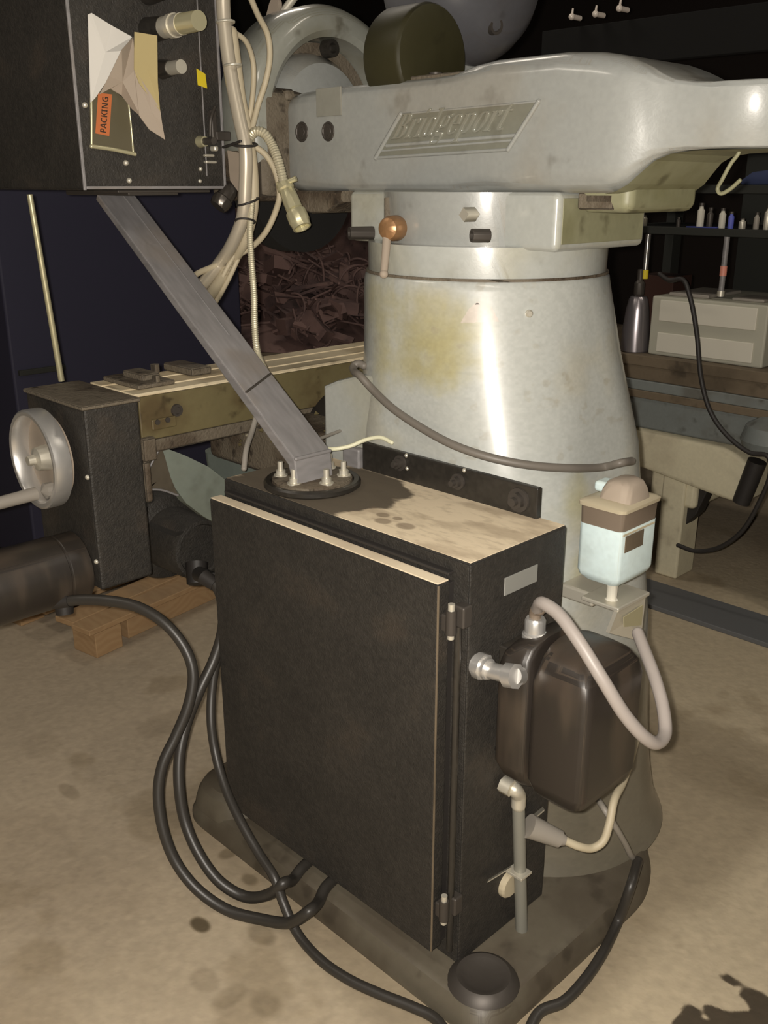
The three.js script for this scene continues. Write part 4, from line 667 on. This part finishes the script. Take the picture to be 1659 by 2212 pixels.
// vertical conduit and cables on the side
{
  const t = thing('conduit_pipe', 'slim grey vertical conduit with a pale elbow rising in front of the cabinet side', 'conduit');
  const cx = -0.925, top = PX(1120, 1735, cx), bot = PX(1119, 2120, cx);
  part(t, 'pipe', cyl(V(cx, 0.056, top.z - 0.034), V(cx, top.y, top.z), 0.0125, 0.0125, 16), mat({ color: 0x86857c, roughness: 0.45, metalness: 0.2 }));
  part(t, 'elbow', [tube([top.clone().add(V(0, -0.004, 0)), PX(1120, 1718, cx), PX(1112, 1706, cx), PX(1103, 1700, cx - 0.01)], 0.0145, 10), hex(PX(1106, 1704, cx), V(-1, 0.1, 0.1), 0.0175, 0.022, 6)], M.zinc, 'pale elbow fitting');
  part(t, 'saddle_clip', bx(cx - 0.02, cx + 0.02, top.y - 0.17, top.y - 0.164, top.z - 0.03, top.z + 0.004, 0.001), M.zinc);
  const c = thing('plug_cable', 'cream cable with a fat grey plug curving up beneath the black tank', 'cable');
  const p0 = PX(1142, 1784, -0.915), p1 = PX(1208, 1812, -0.875), p2 = PX(1222, 1816, -0.865);
  part(c, 'plug_body', [cyl(p0, p1, 0.024, 0.0175, 18), cyl(p1, p2, 0.015, 0.0095, 14)], M.greyCable, 'fat grey plug');
  part(c, 'cord', tube([p2, PX(1250, 1828, -0.845), PX(1280, 1832, -0.83), PX(1302, 1818, -0.82), PX(1316, 1780, -0.82), PX(1326, 1730, -0.83), PX(1345, 1690, -0.85), PX(1362, 1640, -0.88), PX(1378, 1580, -0.92)], 0.0085, 10, 90), M.beige);
  solo('thin_cable', tube([PX(1292, 1728, -0.87), PX(1308, 1752, -0.84), PX(1328, 1784, -0.83), PX(1350, 1822, -0.83), PX(1364, 1850, -0.835), PX(1372, 1855, -0.84)], 0.0065, 8, 60), M.greyCable, 'thin grey cable slanting down right across the cream cable', 'cord');
}

/* ------------------------------------------------------------------ black hoses on the left */
{
  const H1 = [[128, 1300, 2.12], [170, 1296, 2.1], [235, 1298, 2.06], [300, 1312, 2.02], [360, 1350, 1.98], [402, 1405, 1.95], [417, 1455, 1.93], [408, 1520, 1.91], [380, 1590, 1.89], [352, 1650, 1.87], [342, 1710, 1.85], [352, 1790, 1.82], [380, 1862, 1.79], [425, 1920, 1.755], [490, 1968, 1.715], [560, 1994, 1.675], [625, 1993, 1.63], [668, 1968, 1.60]];
  const H2 = [[450, 1250, 2.06], [470, 1270, 2.04], [482, 1310, 2.02], [480, 1365, 2.0], [462, 1425, 1.98], [432, 1490, 1.95], [404, 1560, 1.93], [388, 1630, 1.90], [387, 1700, 1.87], [400, 1775, 1.84], [430, 1845, 1.80], [475, 1905, 1.76], [530, 1937, 1.73], [580, 1932, 1.695], [612, 1908, 1.675]];
  const H3 = [[484, 1385, 2.01], [468, 1430, 2.0], [458, 1490, 1.98], [456, 1560, 1.95], [466, 1630, 1.92], [486, 1700, 1.87], [520, 1775, 1.80], [560, 1845, 1.74], [592, 1895, 1.69], [612, 1950, 1.66], [640, 2012, 1.62], [690, 2095, 1.55], [750, 2158, 1.495], [820, 2188, 1.455], [890, 2190, 1.425], [940, 2205, 1.40]];
  const f = (h, r) => h.map(([a, b, d]) => { const p = PD(a, b, d); p.y = Math.max(p.y, r + 0.001); return p; });
  const h1 = thing('motor_hose', 'thick black hose looping from the feed motor across the floor, leftmost of the three', 'hose');
  part(h1, 'hose', tube([...f(H1, 0.0125), PZ(688, 1937, -1.055).setY(0.068), PZ(702, 1912, -1.09).setY(0.0705), PZ(702, 1912, -1.09).setY(0.0705).add(V(-0.01, 0, -0.04))], 0.0125, 12, 170), M.hose);
  part(h1, 'gland', cyl(PD(112, 1300, 2.13), PD(150, 1297, 2.11), 0.0175, 0.015, 14), M.rubber);
  const h2 = thing('motor_hose', 'thick black hose from the plug under the knee motor, middle of the three', 'hose');
  part(h2, 'hose', tube([...f(H2, 0.0125), PZ(632, 1884, -1.06).setY(0.068), PZ(648, 1858, -1.09).setY(0.0705), PZ(648, 1858, -1.09).setY(0.0705).add(V(-0.01, 0, -0.04))], 0.0125, 12, 170), M.hose);
  part(h2, 'gland', cyl(PD(440, 1246, 2.07), PD(466, 1264, 2.045), 0.0185, 0.015, 14), M.rubber);
  const h3 = solo('floor_hose', tube([...f(H3, 0.0105), V(-0.80, 0.012, -1.02), V(-0.772, 0.012, -1.10), ...[[1165, 2187], [1215, 2165], [1260, 2120], [1300, 2062], [1335, 1990]].map(([a, b]) => PY(a, b, 0.03)), PX(1362, 1915, -0.80), PX(1378, 1860, -0.825)], 0.0105, 12, 260), M.hose, 'thinner black hose passing round the foot of the machine to the right side', 'hose');
}

/* ------------------------------------------------------------------ things on and near the floor, left */
{
  const t = thing('wooden_pallet', 'broken wooden pallet boards lying under the milling table', 'pallet');
  const pc = V(-2.715, 0, -1.33), pd = V(-0.17, 0, -0.985), pn = V(-0.985, 0, 0.17), pang = Math.atan2(-pd.z, pd.x);
  const board = (s0, s1, n0, n1, y0, y1, tilt = 0) => { const g = new RoundedBoxGeometry(s1 - s0, y1 - y0, n1 - n0, 1, 0.003); g.rotateY(pang + tilt); const c = pc.clone().addScaledVector(pd, (s0 + s1) / 2).addScaledVector(pn, (n0 + n1) / 2); g.translate(c.x, (y0 + y1) / 2, c.z); return g; };
  part(t, 'block', board(0, 0.11, 0.0, 0.12, 0, 0.088), M.wood);
  part(t, 'block', board(0.0, 0.10, 0.42, 0.52, 0, 0.088), M.wood);
  part(t, 'stringer', board(0.16, 1.05, 0.03, 0.07, 0, 0.088), M.wood);
  for (const [k, n, tl] of [[0, 0.0, 0], [1, 0.115, 0.03], [2, 0.25, -0.02], [3, 0.38, 0.02], [4, 0.5, 0]]) part(t, 'board', board(-0.02 + k * 0.01, n > 0.3 ? 0.8 : 1.05, n, n + 0.095, 0.0885, 0.108, tl), M.wood);
  const r = PX(142, 828, -2.18);
  solo('thin_rod', cyl(V(r.x, 1.051, r.z + 0.01), PX(64, 420, -2.15), 0.0075, 0.0065, 12), M.nickel, 'thin pale rod standing on the black housing, leaning up to the control box', 'rod');
}

/* ------------------------------------------------------------------ the dark hall behind */
{ // navy machine cabinet behind the table
  const t = thing('machine_enclosure', 'big dark navy machine enclosure standing behind the milling table', 'enclosure');
  const z0 = -2.49, z1 = -1.46;
  part(t, 'body', bx(-4.1, -3.4, 0.08, 2.05, z0, z1, 0.01), M.navy);
  part(t, 'plinth', bx(-4.08, -3.42, 0, 0.08, z0 + 0.02, z1 - 0.02, 0.004), M.darkPaint);
  part(t, 'rail', bx(-3.405, -3.385, 0.84, 0.86, z1 - 0.2, z1 - 0.02, 0.003), M.darkPaint);
}
{ // scrap heap on a low bench
  const b = thing('scrap_bench', 'low dark bench carrying the heap of scrap metal', 'bench');
  part(b, 'bench_top', bx(-4.4, -3.05, 0.72, 0.78, -3.62, -2.55, 0.006), M.plank);
  for (const [x, z] of [[-4.33, -3.55], [-4.33, -2.62], [-3.12, -3.55], [-3.12, -2.62]]) part(b, 'leg', bx(x - 0.035, x + 0.035, 0, 0.72, z - 0.035, z + 0.035, 0.004), M.plank);
  const bp = []; for (let i = 0; i < 420; i++) {
    const u = rr(-1, 1), v = rr(-1, 1), h = (0.34 - 0.16 * u * u - 0.14 * v * v) * rr(0.25, 1), x = -3.72 + u * 0.50, z = -3.12 + v * 0.36, y = 0.84 + Math.max(0.03, h);
    let g; const k = i % 4;
    if (k === 0) g = new THREE.BoxGeometry(rr(0.06, 0.16), rr(0.03, 0.07), rr(0.05, 0.1));
    else if (k === 1) g = new THREE.CylinderGeometry(0.006, 0.006, rr(0.15, 0.4), 6);
    else if (k === 2) g = new THREE.TorusGeometry(rr(0.05, 0.1), 0.006, 6, 14, rr(2, 5));
    else g = new THREE.BoxGeometry(rr(0.12, 0.3), 0.012, rr(0.03, 0.06));
    g.rotateX(rr(-0.6, 0.6) + (k === 1 ? 1.5 : 0)); g.rotateZ(rr(-0.6, 0.6)); g.rotateY(rr(0, 6.3)); g.translate(x, y, z); bp.push(g);
  }
  bp.push(new THREE.ConeGeometry(0.5, 0.26, 18).translate(-3.72, 0.912, -3.08));
  const s = solo('scrap_heap', bp, M.rust, 'heap of tangled rusty metal scrap in the dark behind the table', 'scrap'); s.userData.kind = 'stuff';
  solo('brown_board', bx(-4.5, -4.46, 0, 1.38, -4.4, -2.4, 0.004), M.rust, 'low rusty brown board standing behind the scrap heap', 'board');
}
{ // surface grinder and shelves at the right, all facing +z
  const FZ = -3.3;
  const g = thing('grinding_machine', 'old cream and grey machine standing in the dark behind the column', 'machine');
  part(g, 'cream_casting', loft([[-2.0, 0.595, 0.43], [-1.905, 0.595, 0.43], [-1.90, 0.592, 0.432], [-1.56, 0.582, 0.385], [-1.50, 0.562, 0.38], [-1.462, 0.54, 0.385]].map(([x, a, b]) => rring(b, a, -3.9, FZ, 0.02, 4, (y, z) => V(x, y, z))), true, 0.6), M.cream, 'cream painted casting');
  part(g, 'bed', [bx(-2.15, -1.25, 0.60, 0.725, -3.85, FZ + 0.03, 0.012), bx(-2.15, -1.93, 0.58, 0.70, -3.85, FZ + 0.04, 0.006)], M.benchGrey, 'grey machine bed');
  part(g, 'slide', bx(-2.2, -1.2, 0.722, 0.752, -3.85, FZ + 0.05, 0.004), M.plank);
  part(g, 'leg', [bx(-1.80, -1.70, 0.0, 0.42, -3.46, FZ - 0.02, 0.01), bx(-1.86, -1.66, 0.30, 0.45, -3.6, FZ - 0.03, 0.02)], M.cream);
  part(g, 'bellows', [cyl(V(-1.455, 0.395, FZ + 0.02), V(-1.415, 0.56, FZ + 0.02), 0.032, 0.034, 18)], M.rubber, 'dark round bellows');
  part(g, 'glossy_cover', turned(V(-1.36, 0.60, FZ + 0.03), Yp, [[0.02, 0], [0.10, 0.01], [0.115, 0.05], [0.10, 0.10], [0.05, 0.13], [0, 0.135]], 28), M.benchGrey, 'glossy rounded grey cover');
  part(g, 'far_leg', bx(-1.30, -1.18, 0.0, 0.55, -3.5, FZ, 0.01), M.kneePaint);
  part(g, 'belt_guard', extrude([[-1.72, 0.20], [-1.66, 0.28], [-1.62, 0.40], [-1.60, 0.44], [-1.66, 0.43], [-1.70, 0.34]], 0.06, 0.005).translate(0, 0, FZ - 0.12), M.rubber);
  const w = thing('workbench', 'dark workbench with thick plank edge behind the column at right', 'workbench');
  part(w, 'bench_top', [bx(-2.6, -1.0, 0.845, 0.885, -3.95, FZ + 0.05, 0.004)], M.plank);
  part(w, 'apron', bx(-2.6, -1.0, 0.79, 0.845, -3.9, FZ + 0.035, 0.004), M.plank);
  part(w, 'dusty_ledge', bx(-2.6, -1.0, 0.752, 0.79, -3.9, FZ + 0.045, 0.004), M.benchGrey);
  for (const x of [-2.5, -1.08]) part(w, 'leg', bx(x - 0.04, x + 0.04, 0, 0.752, -3.93, -3.86, 0.004), M.plank);
  const d = thing('drawer_unit', 'off white drawer unit standing on the dark workbench', 'drawer unit');
  part(d, 'body', bx(-1.905, -1.452, 0.8852, 1.105, -3.72, FZ, 0.008), M.whiteBoxGrey);
  for (const [a, b] of [[0.90, 0.972], [1.015, 1.093]]) part(d, 'drawer', bx(-1.868, -1.49, a, b, FZ - 0.01, FZ + 0.006, 0.003), M.whiteBox);
  part(d, 'top_clutter', [bx(-1.86, -1.7, 1.105, 1.118, -3.6, FZ - 0.04, 0.004), bx(-1.62, -1.50, 1.105, 1.115, -3.5, FZ - 0.06, 0.004)], M.greyCable);
  const c = thing('metal_cylinder', 'tall shiny steel cylinder standing beside the drawer unit', 'cylinder');
  part(c, 'barrel', turned(V(-1.975, 0.8852, FZ - 0.02), Yp, [[0, 0], [0.050, 0], [0.054, 0.004], [0.052, 0.08], [0.044, 0.16], [0.036, 0.20], [0.030, 0.21], [0, 0.21]], 32), mat({ color: 0xa39da0, roughness: 0.3, metalness: 0.8 }));
  part(c, 'stem', turned(V(-1.975, 1.095, FZ - 0.02), Yp, [[0.014, 0], [0.02, 0.01], [0.02, 0.05], [0.012, 0.06], [0.012, 0.10]], 20), M.darkSteel);
  const sh = thing('tool_shelf', 'dark shelf with upright posts holding small bottles and tools', 'shelf');
  part(sh, 'shelf_board', bx(-2.15, -1.0, 1.325, 1.352, -3.8, FZ - 0.04, 0.003), M.darkPaint);
  part(sh, 'upper_board', bx(-2.15, -1.0, 1.47, 1.50, -3.8, FZ - 0.06, 0.003), M.darkPaint);
  part(sh, 'back_panel', bx(-1.86, -1.0, 0.90, 1.65, -3.9, -3.85, 0.003), M.darkPaint);
  part(sh, 'red_panel', bx(-1.62, -1.0, 1.10, 1.32, -3.85, -3.78, 0.003), M.darkRed, 'dark rust red panel');
  part(sh, 'red_panel_low', bx(-2.15, -1.99, 0.89, 1.15, -3.75, -3.6, 0.003), M.darkRed);
  for (const x of [-2.13, -1.02]) part(sh, 'post', bx(x - 0.02, x + 0.02, 0.885, 1.65, -3.85, -3.78, 0.003), M.darkPaint);
  const rod = (px, py0, py1, r, m) => { const a = PZ(px, py0, FZ), b = PZ(px - 4, py1, FZ); return [a, b]; };
  { const [a, b] = rod(1387, 507, 608, 0, 0); const t = thing('tool_shaft', 'bright slim steel shaft with a yellow band, left below the shelf', 'tool'); const k = (u) => b.y + (a.y - b.y) * u, X = b.x, Z = FZ - 0.03;
    part(t, 'shaft', cyl(V(X, 1.195, Z), V(X, 1.325, Z), 0.0105, 0.0105, 14), M.chrome); part(t, 'yellow_band', cyl(V(X, k(0.05), Z), V(X, k(0.24), Z), 0.0125, 0.0125, 14), M.yellow); part(t, 'tip', cyl(V(X, 1.17, Z), V(X, 1.196, Z), 0.007, 0.009, 12), M.darkSteel); }
  { const [a, b] = rod(1552, 525, 615, 0, 0); const t = thing('tool_shaft', 'dull steel shaft with a pink band, standing over the drawer unit', 'tool'); const X = b.x, Z = FZ - 0.04;
    part(t, 'shaft', cyl(V(X, 1.116, Z), V(X, 1.325, Z), 0.010, 0.010, 14), M.steel); part(t, 'pink_band', cyl(V(X, 1.19, Z), V(X, 1.225, Z), 0.0122, 0.0122, 14), mat({ color: 0xd08a78, roughness: 0.5 })); part(t, 'nut', hex(V(X, 1.118, Z), Yp, 0.014, 0.02), M.zinc); }
  const items = [[1389, 468, 488, 0.010, M.zinc, 'short zinc pin at the left end of the shelf', 'pin'], [1463, 462, 480, 0.008, M.darkSteel, 'small dark pin on the shelf, second from the left', 'pin'], [1509, 440, 486, 0.013, M.whiteBox, 'bright white bottle on the shelf over blue paper', 'bottle'], [1530, 444, 482, 0.011, M.darkSteel, 'dark ridged bottle right of the white bottle', 'bottle'], [1557, 440, 478, 0.012, M.whiteBox, 'white bottle in the middle of the shelf beside a blue one', 'bottle'], [1577, 440, 472, 0.010, mat({ color: 0x5a62b8, roughness: 0.5 }), 'blue bottle on the shelf', 'bottle'], [1601, 462, 482, 0.012, M.zinc, 'stubby zinc jar on the shelf near the right', 'jar'], [1633, 434, 466, 0.010, M.greyCable, 'grey bottle on the shelf near the frame edge', 'bottle'], [1654, 440, 486, 0.012, M.zinc, 'pale metal bottle at the frame edge', 'bottle']];
  for (const [px, p0, p1, r, m, lab, cat] of items) { const a = PZ(px, p0, FZ - 0.06), b = PZ(px, p1, FZ - 0.06), h = Math.max(0.02, a.y - b.y), t = thing('shelf_' + cat, lab, cat, 'small containers on the shelf');
    part(t, 'container', turned(V(b.x, 1.3522, FZ - 0.07), Yp, [[0, 0], [r * 0.95, 0], [r, 0.002], [r, h * 0.8], [r * 0.6, h * 0.9], [r * 0.55, h * 1.02]], 16), m); part(t, 'lid', cyl(V(b.x, 1.3522 + h, FZ - 0.07), V(b.x, 1.3522 + h * 1.16, FZ - 0.07), r * 0.7, r * 0.7, 12), M.darkSteel); }
  solo('blue_paper', bx(-1.82, -1.70, 1.3522, 1.356, FZ - 0.14, FZ - 0.045, 0.001, 1), mat({ color: 0x3c4488, roughness: 0.7 }), 'blue paper lying on the shelf under the white bottle', 'paper');
  solo('thin_cable', tube([[1597, 318], [1596, 330], [1580, 352], [1560, 388], [1550, 408], [1556, 418], [1575, 410], [1598, 390]].map(([a, b]) => PZ(a, b, -1.72)), 0.0038, 8, 60), M.olive, 'thin cable hooked under the rear end of the ram, in the dark', 'cord');
  solo('blue_cloth', loft([[-1.66, 0.008], [-1.62, 0.02], [-1.55, 0.024], [-1.46, 0.02], [-1.42, 0.008]].map(([x, h]) => rring(1.50, 1.502 + h * 2, -3.6 - h, -3.42 + h, 0.01, 3, (y, z) => V(x, y, z))), true, 0.8), mat({ color: 0x333c5c, roughness: 0.9 }), 'folded dark blue cloth on the upper shelf board', 'cloth');
  // black cable hanging in loops before the machine
  solo('hanging_cable', tube([[1425, 592], [1445, 605], [1475, 604], [1490, 640], [1505, 720], [1515, 820], [1535, 890], [1570, 940], [1620, 978], [1658, 985], [1664, 1020], [1640, 1085], [1600, 1150], [1550, 1184], [1500, 1190], [1465, 1178]].map(([a, b], i) => PZ(a, b, -3.12)), 0.0085, 8, 150), M.rubber, 'black cable hanging in a loop in front of the drawer unit and cream machine', 'cable');
  solo('floor_rail', bx(-4.2, 0.6, 0.0, 0.018, -3.215, -3.0, 0.003), mat({ color: 0x5f6061, roughness: 0.7 }), 'flat grey steel strip on the floor in front of the cream machine', 'rail');
  // three hooks added as bright spots, top right; pale colour stands for glints
  for (const [i, px, py] of [[0, 1235, 36], [1, 1286, 30], [2, 1338, 18]]) { const p = PZ(px, py, -3.6); const t = thing('glint_hook', ['small added hook in the dark, pale colour standing for a glint, leftmost of three', 'small added hook in the dark, pale colour standing for a glint, middle of three', 'small added hook in the dark, pale colour standing for a glint, rightmost of three'][i], 'hook'); part(t, 'stem', cyl(V(p.x, p.y, -3.66), V(p.x, p.y, p.z), 0.010, 0.010, 12), M.glintPale); part(t, 'tip', [ball(p, 0.013), cyl(p, p.clone().add(V(0.004, 0.03, 0)), 0.006, 0.004, 10)], M.glintPale); }
  M.sooty = mat({ color: 0x0c0b09, roughness: 0.95 });
  const rk = thing('hook_rail', 'dark rail on a tall rack carrying the three added hooks, above the ram', 'rail');
  part(rk, 'rail', bx(-2.75, -1.0, 1.96, 2.12, -3.70, -3.66, 0.004), M.sooty);
  for (const x of [-2.7, -1.05]) part(rk, 'upright', bx(x - 0.03, x + 0.03, 0, 2.12, -4.06, -4.0, 0.004), M.sooty);
  part(rk, 'bracket', [bx(-2.73, -2.67, 2.0, 2.06, -4.03, -3.69, 0.003), bx(-1.08, -1.02, 2.0, 2.06, -4.03, -3.69, 0.003)], M.sooty);
}
settleAll();
scene.add(camera);
renderer.render(scene, camera);
